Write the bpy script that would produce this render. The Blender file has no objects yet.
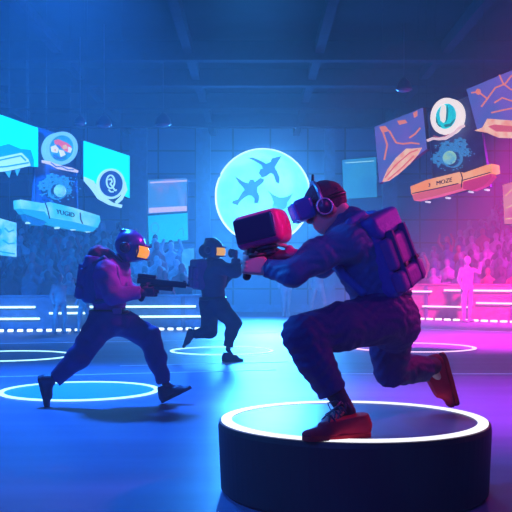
import bpy, bmesh, math, random
import numpy as np
import openvdb as vdb
from mathutils import Vector, Matrix
random.seed(7); rng = np.random.default_rng(7)
S = bpy.context.scene; C = S.collection
FPX, HOR, CAMZ = 920.0, 280.0, 1.106          # focal length in px, horizon row, eye height

def A(*v): return np.array(v, dtype=float)
def P(px, py, d): return A((px-256)/FPX*d, d, CAMZ+(HOR-py)/FPX*d)
def unit(v): v = np.asarray(v, float); return v/np.linalg.norm(v)

# ------------------------------------------------------------------ materials
MATS = {}
def mat(name, col, rough=.6, metal=0., emit=None, es=0., var=0., scale=6., bump=0., bscale=40., spec=.5, alpha=1., coat=0.):
    if name in MATS: return MATS[name]
    m = bpy.data.materials.new(name); m.use_nodes = True
    nt = m.node_tree; b = nt.nodes['Principled BSDF']
    b.inputs['Base Color'].default_value = (*col, 1); b.inputs['Roughness'].default_value = rough
    b.inputs['Metallic'].default_value = metal; b.inputs['Specular IOR Level'].default_value = spec
    b.inputs['Coat Weight'].default_value = coat
    if emit: b.inputs['Emission Color'].default_value = (*emit, 1); b.inputs['Emission Strength'].default_value = es
    if var or bump: tc = nt.nodes.new('ShaderNodeTexCoord')
    if var:
        n = nt.nodes.new('ShaderNodeTexNoise'); n.inputs['Scale'].default_value = scale; n.inputs['Detail'].default_value = 4
        nt.links.new(tc.outputs['Object'], n.inputs['Vector'])
        r = nt.nodes.new('ShaderNodeValToRGB')
        lo = [max(0, c*(1-var)) for c in col]; hi = [min(1, c*(1+var)) for c in col]
        r.color_ramp.elements[0].color = (*lo, 1); r.color_ramp.elements[0].position = .3
        r.color_ramp.elements[1].color = (*hi, 1); r.color_ramp.elements[1].position = .7
        nt.links.new(n.outputs['Fac'], r.inputs['Fac']); nt.links.new(r.outputs['Color'], b.inputs['Base Color'])
    if bump:
        n2 = nt.nodes.new('ShaderNodeTexNoise'); n2.inputs['Scale'].default_value = bscale; n2.inputs['Detail'].default_value = 3
        nt.links.new(tc.outputs['Object'], n2.inputs['Vector'])
        bp = nt.nodes.new('ShaderNodeBump'); bp.inputs['Strength'].default_value = bump; bp.inputs['Distance'].default_value = .02
        nt.links.new(n2.outputs['Fac'], bp.inputs['Height']); nt.links.new(bp.outputs['Normal'], b.inputs['Normal'])
    MATS[name] = m
    return m

def glow(name, col, s, col2=None, scale=3., split=.5, detail=3.):
    """something that gives off light; col2 = second picture colour mixed in by noise"""
    if name in MATS: return MATS[name]
    m = bpy.data.materials.new(name); m.use_nodes = True; nt = m.node_tree; b = nt.nodes['Principled BSDF']
    b.inputs['Base Color'].default_value = (col[0]*.3, col[1]*.3, col[2]*.3, 1); b.inputs['Roughness'].default_value = .5
    b.inputs['Emission Color'].default_value = (*col, 1); b.inputs['Emission Strength'].default_value = s
    if col2:
        tc = nt.nodes.new('ShaderNodeTexCoord'); n = nt.nodes.new('ShaderNodeTexNoise')
        n.inputs['Scale'].default_value = scale; n.inputs['Detail'].default_value = detail
        nt.links.new(tc.outputs['Object'], n.inputs['Vector'])
        r = nt.nodes.new('ShaderNodeValToRGB')
        r.color_ramp.elements[0].color = (*col, 1); r.color_ramp.elements[0].position = split-.12
        r.color_ramp.elements[1].color = (*col2, 1); r.color_ramp.elements[1].position = split+.12
        nt.links.new(n.outputs['Fac'], r.inputs['Fac']); nt.links.new(r.outputs['Color'], b.inputs['Emission Color'])
    MATS[name] = m
    return m

# ------------------------------------------------------------------ objects
def tag(o, label=None, cat=None, group=None, kind=None):
    if label: o['label'] = label
    if cat: o['category'] = cat
    if group: o['group'] = group
    if kind: o['kind'] = kind
    return o
def empty(name, loc, label, cat, group=None):
    o = bpy.data.objects.new(name, None); o.empty_display_size = .1; C.objects.link(o)
    o.location = Vector([float(x) for x in loc]); return tag(o, label, cat, group)
def link(name, me, m, parent=None, M=None, smooth=False):
    """link mesh given in WORLD space (or in the space of M) under parent, keeping its place"""
    o = bpy.data.objects.new(name, me); C.objects.link(o)
    if m is not None: me.materials.append(m)
    if smooth:
        me.polygons.foreach_set('use_smooth', [True]*len(me.polygons))
    W = M.copy() if M is not None else Matrix.Identity(4)
    if parent is not None:
        o.parent = parent
        pm = Matrix.Translation(parent.location) if parent.parent is None else PM[parent.name]
        o.matrix_local = pm.inverted() @ W
        PM[o.name] = W
    else: o.matrix_world = W; PM[o.name] = W
    return o
PM = {}
def recenter(o):
    """put the origin of a top-level mesh at the middle of its base"""
    co = np.empty(len(o.data.vertices)*3); o.data.vertices.foreach_get('co', co); co = co.reshape(-1, 3)
    c = A((co[:,0].min()+co[:,0].max())/2, (co[:,1].min()+co[:,1].max())/2, co[:,2].min())
    o.data.vertices.foreach_set('co', (co-c).ravel()); o.location = c; PM[o.name] = Matrix.Translation(Vector(c)); return o
def bmobj(name, bm, m, parent=None, M=None, smooth=False):
    me = bpy.data.meshes.new(name); bmesh.ops.recalc_face_normals(bm, faces=bm.faces[:]); bm.to_mesh(me); bm.free()
    return link(name, me, m, parent, M, smooth)
def box(bm, lo, hi, bev=0.):
    x = bmesh.ops.create_cube(bm, size=1.); vs = x['verts']
    for v in vs: v.co = Vector([lo[i]+(v.co[i]+.5)*(hi[i]-lo[i]) for i in range(3)])
    if bev: bmesh.ops.bevel(bm, geom=list({e for v in vs for e in v.link_edges}), offset=bev, segments=2, affect='EDGES', profile=.5)
def tube(bm, pts, r, n=8, closed=False):
    pts = [Vector([float(c) for c in p]) for p in pts]; rings = []
    N = len(pts); rr = r if isinstance(r, (list, tuple)) else [r]*N
    for i, p in enumerate(pts):
        a = pts[(i-1) % N] if (closed or i > 0) else p; b = pts[(i+1) % N] if (closed or i < N-1) else p
        t = (b-a).normalized(); ref = Vector((0,0,1)) if abs(t.z) < .9 else Vector((1,0,0))
        u = t.cross(ref).normalized(); v = t.cross(u)
        rings.append([bm.verts.new(p+rr[i]*(u*math.cos(k*2*math.pi/n)+v*math.sin(k*2*math.pi/n))) for k in range(n)])
    for i in range(N if closed else N-1):
        q, w = rings[i], rings[(i+1) % N]
        for k in range(n): bm.faces.new((q[k], q[(k+1)%n], w[(k+1)%n], w[k]))
    if not closed: bm.faces.new(rings[0]); bm.faces.new(rings[-1])
def lathe(bm, prof, n=24, c=(0,0,0)):
    """profile [(r,z)...] turned about the vertical through c"""
    rings = []
    for r, z in prof:
        if r < 1e-5: rings.append([bm.verts.new((c[0], c[1], c[2]+z))])
        else: rings.append([bm.verts.new((c[0]+r*math.cos(k*2*math.pi/n), c[1]+r*math.sin(k*2*math.pi/n), c[2]+z)) for k in range(n)])
    for q, w in zip(rings, rings[1:]):
        if len(q) == 1 and len(w) == 1: continue
        for k in range(n):
            if len(q) == 1: bm.faces.new((q[0], w[(k+1)%n], w[k]))
            elif len(w) == 1: bm.faces.new((q[k], q[(k+1)%n], w[0]))
            else: bm.faces.new((q[k], q[(k+1)%n], w[(k+1)%n], w[k]))
    for q in (rings[0], rings[-1]):
        if len(q) > 1: bm.faces.new(q)
def frame(o, x, z):
    """4x4 with local x along x, z near z, at o"""
    x = unit(x); z = np.asarray(z, float); y = unit(np.cross(z, x)); z = np.cross(x, y)
    return Matrix([[x[0],y[0],z[0],o[0]],[x[1],y[1],z[1],o[1]],[x[2],y[2],z[2],o[2]],[0,0,0,1]])

# ------------------------------------------------------------------ sculpting with a distance field
class Vox:
    def __init__(s, lo, hi, h):
        s.o = np.array(lo, float); s.h = h
        s.n = np.ceil((np.array(hi)-s.o)/h).astype(int)+1
        s.f = np.full(s.n, .5, np.float32)
        s.ax = [(s.o[i]+h*np.arange(s.n[i])).astype(np.float32) for i in range(3)]
    def loc(s, lo, hi, pad):
        a = np.clip(np.floor((np.array(lo)-pad-s.o)/s.h).astype(int), 0, s.n); b = np.clip(np.ceil((np.array(hi)+pad-s.o)/s.h).astype(int)+1, 0, s.n)
        sl = tuple(slice(a[i], b[i]) for i in range(3))
        return sl, s.ax[0][sl[0]][:,None,None], s.ax[1][sl[1]][None,:,None], s.ax[2][sl[2]][None,None,:]
    def comb(s, sl, d, k, op):
        f = s.f[sl]; d = d.astype(np.float32)
        if op == 'u':
            if k > 0:
                hh = np.clip(.5+.5*(f-d)/k, 0, 1); s.f[sl] = f*(1-hh)+d*hh-k*hh*(1-hh)
            else: s.f[sl] = np.minimum(f, d)
        elif op == 's': s.f[sl] = np.maximum(f, -d)
        else: s.f[sl] = np.maximum(f, d)
    def cone(s, a, b, ra, rb, k=.02, flat=None, op='u'):
        a = np.asarray(a, float); b = np.asarray(b, float); R = max(ra, rb)*(max(1, flat[1]) if flat else 1)
        sl, X, Y, Z = s.loc(np.minimum(a,b)-R, np.maximum(a,b)+R, k+.02)
        if 0 in s.f[sl].shape: return s
        ab = b-a; L = max(float(ab@ab), 1e-9)
        qx, qy, qz = X-a[0], Y-a[1], Z-a[2]
        t = np.clip((qx*ab[0]+qy*ab[1]+qz*ab[2])/L, 0, 1)
        qx = qx-t*ab[0]; qy = qy-t*ab[1]; qz = qz-t*ab[2]
        q2 = qx*qx+qy*qy+qz*qz
        if flat:
            u = unit(flat[0]); c = qx*u[0]+qy*u[1]+qz*u[2]; q2 = q2+c*c*(1/flat[1]**2-1)
        s.comb(sl, np.sqrt(np.maximum(q2, 0))-(ra+t*(rb-ra)), k, op); return s
    def ell(s, c, r, R=None, k=.02, op='u'):
        c = np.asarray(c, float); m = max(r)
        sl, X, Y, Z = s.loc(c-m, c+m, k+.02)
        if 0 in s.f[sl].shape: return s
        q = [X-c[0], Y-c[1], Z-c[2]]
        if R is None: R = np.eye(3)
        l = [q[0]*R[0,i]+q[1]*R[1,i]+q[2]*R[2,i] for i in range(3)]
        k0 = np.sqrt(sum((l[i]/r[i])**2 for i in range(3))); k1 = np.sqrt(sum((l[i]/r[i]**2)**2 for i in range(3)))+1e-6
        s.comb(sl, k0*(k0-1)/k1, k, op); return s
    def box(s, c, hf, R=None, rnd=.01, k=0., op='u'):
        c = np.asarray(c, float); m = float(np.linalg.norm(hf))
        sl, X, Y, Z = s.loc(c-m, c+m, k+.02)
        if 0 in s.f[sl].shape: return s
        q = [X-c[0], Y-c[1], Z-c[2]]
        if R is None: R = np.eye(3)
        l = [np.abs(q[0]*R[0,i]+q[1]*R[1,i]+q[2]*R[2,i])-(hf[i]-rnd) for i in range(3)]
        d = np.sqrt(sum(np.maximum(v, 0)**2 for v in l))+np.minimum(np.maximum(np.maximum(l[0], l[1]), l[2]), 0)-rnd
        s.comb(sl, d, k, op); return s
    def cut(s, p, n, r):
        """drop what lies on the n side of p, within r of it"""
        p = np.asarray(p, float); n = unit(n); c = p+n*r*.95
        sl, X, Y, Z = s.loc(c-r, c+r, 0)
        if 0 in s.f[sl].shape: return s
        s.comb(sl, (X-p[0])*n[0]+(Y-p[1])*n[1]+(Z-p[2])*n[2], 0, 'i'); return s
    def slab(s, p, n):
        p = np.asarray(p, float); n = unit(n); X, Y, Z = s.ax[0][:,None,None], s.ax[1][None,:,None], s.ax[2][None,None,:]
        s.f = np.maximum(s.f, ((X-p[0])*n[0]+(Y-p[1])*n[1]+(Z-p[2])*n[2]).astype(np.float32)); return s
    def folds(s, amp, sc=1.):
        X, Y, Z = s.ax[0][:,None,None]*sc, s.ax[1][None,:,None]*sc, s.ax[2][None,None,:]*sc
        w = np.sin(38*Z+17*X+3*np.sin(11*Y+9*X))*np.sin(13*X-9*Y+2*np.sin(14*Z)) + .6*np.sin(61*Z-33*X+21*Y+2*np.sin(19*X+8*Z))
        s.f += (amp*w).astype(np.float32); return s
    def raw(s, it=2):
        G = vdb.FloatGrid(background=.5); G.copyFromArray(s.f)
        p, q = G.convertToQuads(isovalue=0.0)
        p = p.astype(float)*s.h+s.o; q = q[:, ::-1].astype(np.int64)
        e = np.concatenate([q[:, [0,1]], q[:, [1,2]], q[:, [2,3]], q[:, [3,0]]])
        for _ in range(it):
            acc = np.zeros_like(p); cnt = np.zeros(len(p))
            for a_, b_ in ((0,1),(1,0)):
                for i in range(3): acc[:, i] += np.bincount(e[:, a_], weights=p[e[:, b_], i], minlength=len(p))
                cnt += np.bincount(e[:, a_], minlength=len(p))
            p = p*.4+.6*acc/np.maximum(cnt, 1)[:, None]
        return p, q
def rawmesh(name, *pq):
    off = 0; ps = []; qs = []
    for p, q in pq: ps.append(p); qs.append(q+off); off += len(p)
    p = np.concatenate(ps); q = np.concatenate(qs)
    me = bpy.data.meshes.new(name); me.vertices.add(len(p)); me.vertices.foreach_set('co', p.astype(np.float32).ravel())
    me.loops.add(len(q)*4); me.loops.foreach_set('vertex_index', q.ravel().astype(np.int32))
    me.polygons.add(len(q)); me.polygons.foreach_set('loop_start', np.arange(0, len(q)*4, 4, dtype=np.int32))
    me.update(calc_edges=True); me.validate()
    me.polygons.foreach_set('use_smooth', np.ones(len(q), bool))
    return me
def vobj(name, V, m, parent=None, M=None, it=2, extra=()):
    return link(name, rawmesh(name, V.raw(it), *extra), m, parent, M)

# ------------------------------------------------------------------ panels: shapes laid out on an upright plane
class Panel:
    """upright plane through (px,py) at depth d, turned by yaw; shapes are outlined on it and given thickness"""
    def __init__(s, px, py, d, yaw, pitch=0.):
        s.p = P(px, py, d); y = math.radians(yaw)
        s.n = A(math.sin(y), -math.cos(y), 0); s.z = A(0,0,1)
    def at(s, px, py, off=0.):
        ray = P(px, py, 1.)-A(0,0,CAMZ)
        t = ((s.p-A(0,0,CAMZ))@s.n)/(ray@s.n); w = A(0,0,CAMZ)+ray*t
        return w+s.n*off
    def prism(s, bm, pts, o0, o1):
        a = [bm.verts.new(s.at(x, y, o0)) for x, y in pts]; b = [bm.verts.new(s.at(x, y, o1)) for x, y in pts]
        n = len(pts)
        bm.faces.new(a); bm.faces.new(b)
        for i in range(n): bm.faces.new((a[i], a[(i+1)%n], b[(i+1)%n], b[i]))
    def ring(s, bm, c, r, rin, o0, o1, rot=0., n=40, a0=0., a1=360.):
        full = abs(a1-a0) >= 359.9; m = n if full else n+1
        pts = ellipse(c, r, rot, n, a0, a1, m); pin = ellipse(c, rin, rot, n, a0, a1, m)
        g = [[bm.verts.new(s.at(x, y, o)) for x, y in L] for L in (pts, pin) for o in (o0, o1)]
        for i in range(m if full else m-1):
            j = (i+1) % m
            for q, w in ((0,1),(1,3),(3,2),(2,0)): bm.faces.new((g[q][i], g[q][j], g[w][j], g[w][i]))
        if not full:
            for i in (0, m-1): bm.faces.new((g[0][i], g[1][i], g[3][i], g[2][i]))
    def line(s, bm, pts, w, o0, o1):
        for (x0, y0), (x1, y1) in zip(pts, pts[1:]):
            L = math.hypot(x1-x0, y1-y0)+1e-6; nx, ny = -(y1-y0)/L*w/2, (x1-x0)/L*w/2
            s.prism(bm, [(x0+nx, y0+ny), (x1+nx, y1+ny), (x1-nx, y1-ny), (x0-nx, y0-ny)], o0, o1)
    def text(s, name, body, x0, y0, dx, dy, size, o0, thick, m, parent):
        cu = bpy.data.curves.new(name, 'FONT'); cu.body = body; cu.size = 1; cu.extrude = .5; cu.resolution_u = 3
        t = bpy.data.objects.new(name, cu); C.objects.link(t); bpy.context.view_layer.update()
        me = bpy.data.meshes.new_from_object(t.evaluated_get(bpy.context.evaluated_depsgraph_get()))
        bpy.data.objects.remove(t)
        ux, uy = dx*size, dy*size
        for v in me.vertices:
            x, y, z = v.co; v.co = s.at(x0+x*ux, y0+x*uy-y*size, o0+(z+.5)*thick)
        me.name = name; me.materials.clear()
        return link(name, me, m, parent)
def ellipse(c, r, rot=0., n=32, a0=0., a1=360., m=None):
    m = m or n; out = []; cr, sr = math.cos(math.radians(rot)), math.sin(math.radians(rot))
    for k in range(m):
        t = math.radians(a0+(a1-a0)*k/n); x, y = r[0]*math.cos(t), r[1]*math.sin(t)
        out.append((c[0]+x*cr-y*sr, c[1]+x*sr+y*cr))
    return out
# ================================================================== camera
cam = bpy.data.cameras.new('camera'); co = bpy.data.objects.new('camera', cam); C.objects.link(co)
co.location = (0, 0, CAMZ); co.rotation_euler = (math.pi/2, 0, 0)
cam.sensor_width = 36; cam.lens = FPX/512*36; cam.shift_y = (HOR-256)/512; cam.clip_end = 200
S.camera = co

# ================================================================== room
YB, ZC, XW, YN = 32.0, 6.4, 15.0, -3.0
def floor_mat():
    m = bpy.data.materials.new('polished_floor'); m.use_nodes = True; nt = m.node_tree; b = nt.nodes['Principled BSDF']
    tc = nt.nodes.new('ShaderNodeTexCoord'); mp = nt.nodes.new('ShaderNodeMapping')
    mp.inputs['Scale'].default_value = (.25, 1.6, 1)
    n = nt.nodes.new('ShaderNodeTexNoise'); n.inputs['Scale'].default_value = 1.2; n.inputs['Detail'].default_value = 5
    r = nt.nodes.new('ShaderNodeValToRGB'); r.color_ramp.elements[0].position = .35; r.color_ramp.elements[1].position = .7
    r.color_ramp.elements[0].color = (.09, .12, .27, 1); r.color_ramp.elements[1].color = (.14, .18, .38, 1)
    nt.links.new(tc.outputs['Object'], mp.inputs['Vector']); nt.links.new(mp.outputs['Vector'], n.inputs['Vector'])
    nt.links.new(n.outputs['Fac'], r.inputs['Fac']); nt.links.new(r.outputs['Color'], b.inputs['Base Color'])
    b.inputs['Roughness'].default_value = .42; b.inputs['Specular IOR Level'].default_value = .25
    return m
def wall_mat(name, c0, c1, sx, sz):
    m = bpy.data.materials.new(name); m.use_nodes = True; nt = m.node_tree; b = nt.nodes['Principled BSDF']
    tc = nt.nodes.new('ShaderNodeTexCoord'); sp = nt.nodes.new('ShaderNodeSeparateXYZ'); cb = nt.nodes.new('ShaderNodeCombineXYZ')
    ad = nt.nodes.new('ShaderNodeMath'); ad.operation = 'ADD'
    br = nt.nodes.new('ShaderNodeTexBrick'); br.offset = 0; br.inputs['Scale'].default_value = 1
    br.inputs['Brick Width'].default_value = sx; br.inputs['Row Height'].default_value = sz; br.inputs['Mortar Size'].default_value = .03
    br.inputs['Color1'].default_value = (*c0, 1); br.inputs['Color2'].default_value = (*c1, 1)
    br.inputs['Mortar'].default_value = (c0[0]*.45, c0[1]*.45, c0[2]*.45, 1)
    nt.links.new(tc.outputs['Object'], sp.inputs[0]); nt.links.new(sp.outputs['X'], ad.inputs[0]); nt.links.new(sp.outputs['Y'], ad.inputs[1])
    nt.links.new(ad.outputs[0], cb.inputs['X']); nt.links.new(sp.outputs['Z'], cb.inputs['Y']); nt.links.new(cb.outputs[0], br.inputs['Vector'])
    nt.links.new(br.outputs['Color'], b.inputs['Base Color']); b.inputs['Roughness'].default_value = .7
    return m
def plane(name, pts, m):
    bm = bmesh.new(); bm.faces.new([bm.verts.new(p) for p in pts]); me = bpy.data.meshes.new(name); bm.to_mesh(me); bm.free()
    return tag(link(name, me, m), kind='structure')
WALLM = wall_mat('wall_panels', (.06,.2,.42), (.08,.25,.5), 1.3, .8)
def slab(name, lo, hi, m):
    bm = bmesh.new(); box(bm, lo, hi); return tag(bmobj(name, bm, m), kind='structure')
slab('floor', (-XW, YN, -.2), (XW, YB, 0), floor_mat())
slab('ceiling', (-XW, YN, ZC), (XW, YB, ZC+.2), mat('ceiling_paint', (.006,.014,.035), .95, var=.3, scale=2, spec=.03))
slab('wall_back', (-XW, YB, 0), (XW, YB+.2, ZC), WALLM)
slab('wall_left', (-XW-.2, YN, 0), (-XW, YB, ZC), WALLM)
slab('wall_right', (XW, YN, 0), (XW+.2, YB, ZC), WALLM)
slab('wall_front', (-XW, YN-.2, 0), (XW, YN, ZC), mat('dark_wall', (.02,.025,.04), .8))

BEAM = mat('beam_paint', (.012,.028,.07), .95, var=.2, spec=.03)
ti = [0]
def trim(lo, hi, m=BEAM):
    ti[0] += 1; bm = bmesh.new(); box(bm, lo, hi); return tag(bmobj('trim_%d' % ti[0], bm, m), kind='structure')
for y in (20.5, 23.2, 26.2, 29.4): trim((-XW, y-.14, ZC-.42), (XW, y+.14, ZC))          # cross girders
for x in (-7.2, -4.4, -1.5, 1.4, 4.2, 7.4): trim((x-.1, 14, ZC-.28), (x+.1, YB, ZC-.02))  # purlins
COLM = mat('column_paint', (.08,.26,.5), .6, var=.15)
for px, w in ((203, .5), (330, .35), (390, .5), (138, .6)):
    x = (px-256)/FPX*31.7; trim((x-w/2, YB-.35, 0), (x+w/2, YB, ZC-.02), COLM)
trim((-XW, YB-.12, 2.05), (XW, YB, 2.22), COLM); trim((-XW, YB-.1, 4.5), (XW, YB, 4.62), COLM); trim((-XW, YB-.1, .0), (XW, YB, .25), COLM)
# ------------------------------------------------------------------ dome lamps under the ceiling (unlit)
LM = mat('lamp_shell', (.05,.07,.14), .4, .3); LG = mat('lamp_lens', (.12,.16,.26), .2)
for px, py, d, r, lab in ((80,124,20,.13,'small unlit dome lamp hanging left of the round badge sign, near left screens'),
        (104,126,19,.16,'unlit dome lamp hanging above the eye logo screen at upper left'),
        (163,125,22,.2,'larger unlit dome lamp hanging between the eye logo screen and the moon'),
        (404,90,19,.17,'unlit dome lamp hanging above the first right hand screen')):
    p = P(px, py, d)
    e = empty('ceiling_lamp', (p[0], p[1], p[2]), lab, 'lamp', 'unlit dome lamps under the ceiling')
    bm = bmesh.new(); lathe(bm, [(.0,.24*r/.16), (r*.3,.23*r/.16), (r*.85,.12*r/.16), (r,.03), (r,0), (r*.9,0)], 20, p); bmobj('lamp_shade', bm, LM, e, smooth=True)
    bm = bmesh.new(); lathe(bm, [(r*.88,.012), (r*.7,-.03), (0,-.06)], 20, p); bmobj('lens', bm, LG, e, smooth=True)
    bm = bmesh.new(); tube(bm, [p+A(0,0,.2*r/.16), A(p[0], p[1], ZC-.01)], .012, 6); bmobj('rod', bm, LM, e)

# ================================================================== moon shaped wall lamp
MD = 30.6; mc = P(263, 196, MD); mr = 46.5/FPX*MD
moon = empty('moon_lamp', A(mc[0], YB, mc[2]-mr), 'huge glowing pale blue moon disc with flying silhouettes on the back wall', 'lamp')
def moon_mat():
    m = bpy.data.materials.new('moon_light'); m.use_nodes = True; nt = m.node_tree; b = nt.nodes['Principled BSDF']
    tc = nt.nodes.new('ShaderNodeTexCoord'); n = nt.nodes.new('ShaderNodeTexNoise'); n.inputs['Scale'].default_value = 1.1; n.inputs['Detail'].default_value = 6
    r = nt.nodes.new('ShaderNodeValToRGB'); r.color_ramp.elements[0].position = .36; r.color_ramp.elements[1].position = .62
    r.color_ramp.elements[0].color = (.10,.62,1,1); r.color_ramp.elements[1].color = (.24,.86,1,1)
    nt.links.new(tc.outputs['Object'], n.inputs['Vector']); nt.links.new(n.outputs['Fac'], r.inputs['Fac'])
    nt.links.new(r.outputs['Color'], b.inputs['Emission Color']); b.inputs['Emission Strength'].default_value = MOON_S
    b.inputs['Base Color'].default_value = (.2,.4,.5,1)
    return m
MOON_S = 1.75
bm = bmesh.new(); bmesh.ops.create_uvsphere(bm, u_segments=64, v_segments=32, radius=1)
for v in bm.verts:                      # flattened globe, its back against the wall
    v.co = Vector((mc[0]+v.co.x*mr, mc[1]+v.co.y*1.38, mc[2]+v.co.z*mr))
bmobj('globe', bm, moon_mat(), moon, smooth=True)
bm = bmesh.new(); tube(bm, [mc+A(mr*1.0*math.cos(t), .1, mr*1.0*math.sin(t)) for t in np.linspace(0, 2*math.pi, 64, endpoint=False)], .06, 8, True)
bmobj('rim', bm, glow('moon_rim', (.75,1,1), 1.8), moon, smooth=True)
MP = Panel(264, 187, MD-1.45, 0)
SIL = glow('silhouette_print', (.02,.20,.55), .55); SIL2 = glow('silhouette_print_faint', (.05,.36,.75), .75)
def sil(name, m, *shapes):
    bm = bmesh.new()
    for sh in shapes: MP.prism(bm, [(215+x*.1953, 140+y*.1953) for x, y in sh], -.02, .02)
    bmobj(name, bm, m, moon)
sil('bird_silhouette', SIL, [(170,92),(195,90),(232,106),(262,122),(285,112),(290,95),(340,82),(325,108),(305,140),(318,160),(332,195),(328,224),(312,215),(300,178),(285,168),(262,185),(240,192),(224,170),(232,150),(246,146),(235,126),(205,108)])
sil('flier_silhouette', SIL, [(100,184),(118,196),(148,216),(172,222),(178,205),(196,203),(204,216),(232,194),(252,202),(248,216),(218,240),(216,262),(228,290),(222,322),(200,324),(202,300),(186,284),(168,284),(146,298),(126,316),(116,334),(88,324),(92,312),(118,304),(138,270),(152,256),(142,240),(122,220)])
sil('ray_silhouette', SIL2, [(268,256),(300,282),(332,296),(365,292),(400,272),(385,300),(372,318),(366,345),(340,362),(310,358),(292,345),(300,320),(290,290)])

# ================================================================== floor light rings
def flat_ring(bm, c, r0, r1, z0, z1, n=96):
    L = [[bm.verts.new((c[0]+r*math.cos(t*2*math.pi/n), c[1]+r*math.sin(t*2*math.pi/n), z)) for t in range(n)] for r, z in ((r0,z0),(r1,z0),(r1,z1),(r0,z1))]
    for i in range(n):
        j = (i+1) % n
        for a in range(4): bm.faces.new((L[a][i], L[a][j], L[(a+1)%4][j], L[(a+1)%4][i]))
def floor_ring(px, py, rpx, w, m, label, disc=None, z=0., aspect=1.):
    d = FPX*(CAMZ-z)/(py-HOR); c = P(px, py, d); r = rpx/FPX*d
    e = empty('floor_light_ring', (c[0], c[1], z), label, 'light ring', 'glowing rings on the arena floor')
    bm = bmesh.new(); flat_ring(bm, c, r-w, r, z+.001, z+.012); bmobj('light_band', bm, m, e)
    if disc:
        bm = bmesh.new(); lathe(bm, [(0,.001), (r-w-.004,.001), (r-w-.004,.006), (0,.006)], 64, (c[0], c[1], z)); bmobj('glow_disc', bm, disc, e)
    return c, r
WHITE = glow('ring_white', (.93,.95,1), 1.25)
CYR = glow('ring_cyan', (.45,.93,1), 1.8)
PINKR = glow('ring_pink', (1,.62,.95), 1.5)
GLOW_B = mat('ring_glow_blue', (.06,.28,.5), .3, emit=(.0,.2,.62), es=.8)  # emissive disc colour paints the ring's light on the floor inside it
floor_ring(80, 391, 79, .05, CYR, 'glowing cyan ring with inner disc of painted glow under the runner holding a pistol', GLOW_B)
floor_ring(222, 351, 52, .05, CYR, 'thin glowing cyan ring under the farther runner in the middle')
floor_ring(412, 347.5, 63, .055, PINKR, 'glowing pink white ring behind the kneeling person at right')
floor_ring(8, 356, 64, .05, CYR, 'thin glowing cyan ring cut by the left picture edge, behind the pistol runner')

# the round podium of the foreground
PZ = CAMZ-.735
pc = P(353, 419, FPX*.735/(419-HOR)); PR = 132/FPX*pc[1]
pod = empty('round_podium', (pc[0], pc[1], 0), 'low dark round podium with a white glowing edge ring under the kneeling person', 'podium')
bm = bmesh.new(); lathe(bm, [(0,0), (PR-.02,0), (PR+.0,.02), (PR+.015,PZ-.03), (PR+.01,PZ-.004), (PR-.006,PZ-.001), (0,PZ-.001)], 96, (pc[0], pc[1], 0))
bmobj('base', bm, mat('podium_black', (.012,.014,.022), .5), pod)
bm = bmesh.new(); lathe(bm, [(0,PZ-.0005), (PR-.006,PZ-.0005), (PR-.006,PZ+.0005), (0,PZ+.0005)], 96, (pc[0], pc[1], 0))
PT = mat('podium_top', (.11,.14,.3), .35, var=.15, scale=3); bmobj('top_plate', bm, PT, pod)
bm = bmesh.new(); flat_ring(bm, pc, PR-.055, PR-.002, PZ-.002, PZ+.006); bmobj('light_band', bm, WHITE, pod)

# painted floor lines
LINE = mat('line_paint', (.55,.68,.9), .4, emit=(.2,.5,1.), es=.25)
def stripe(p0, p1, w, label, m=LINE):
    d0, d1 = (FPX*CAMZ/(p[1]-HOR) for p in (p0, p1)); a, b = P(*p0, d0), P(*p1, d1)
    u = unit(b-a); n = A(-u[1], u[0], 0)*w/2; bm = bmesh.new()
    vs = [a+n, b+n, b-n, a-n]; lo = [bm.verts.new((v[0], v[1], .0008)) for v in vs]; hi = [bm.verts.new((v[0], v[1], .004)) for v in vs]
    bm.faces.new(lo); bm.faces.new(hi)
    for i in range(4): bm.faces.new((lo[i], lo[(i+1)%4], hi[(i+1)%4], hi[i]))
    o = recenter(bmobj('floor_line', bm, m)); return tag(o, label, 'floor line', 'painted lines across the arena floor')
stripe((-40,378), (275,370), .05, 'pale line across the floor between the near and far left rings')
stripe((300,374), (560,374), .045, 'pale line across the floor just behind the foreground podium')
stripe((-30,344), (235,340), .06, 'pale line across the floor in front of the left stand')
stripe((240,333), (420,333), .07, 'pale line across the floor far behind the kneeling person')
stripe((120,366), (330,361), .04, 'thin pale line crossing the floor behind the pistol runner’s front foot'.replace('’', ''))
stripe((392,328), (560,334), .06, 'pale line across the pink floor in front of the right stand')
# ================================================================== hanging displays
DARKF = mat('screen_frame', (.03,.05,.1), .4); CABLE = mat('cable', (.03,.04,.07), .5)
def hang(e, pts, pn):
    for x, y in pts:
        p = pn.at(x, y, -.05); bm = bmesh.new(); tube(bm, [p-A(0,0,.05), A(p[0], p[1], ZC-.01)], .003, 5); bmobj('cable', bm, CABLE, e)
def screen(pn, quad, m, label, cat='screen', cables=True, group='hanging video screens'):
    bx = [pn.at(x, y) for x, y in quad]; c = sum(bx)/4
    e = empty('video_screen', (c[0], c[1], min(b[2] for b in bx)), label, cat, group)
    bm = bmesh.new(); pn.prism(bm, quad, 0., .02); bmobj('display_panel', bm, m, e)
    q = A(*quad).reshape(-1, 2) if False else np.array(quad, float); qc = q.mean(0); qo = [tuple(qc+(p-qc)*1.015) for p in q]
    bm = bmesh.new(); pn.prism(bm, qo, -.09, -.004); bmobj('housing', bm, DARKF, e)
    if cables:
        (x0,y0),(x1,y1) = quad[0], quad[1]
        hang(e, [(x0+(x1-x0)*t, y0+(y1-y0)*t) for t in (.12, .88)], pn)
    return e
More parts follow.
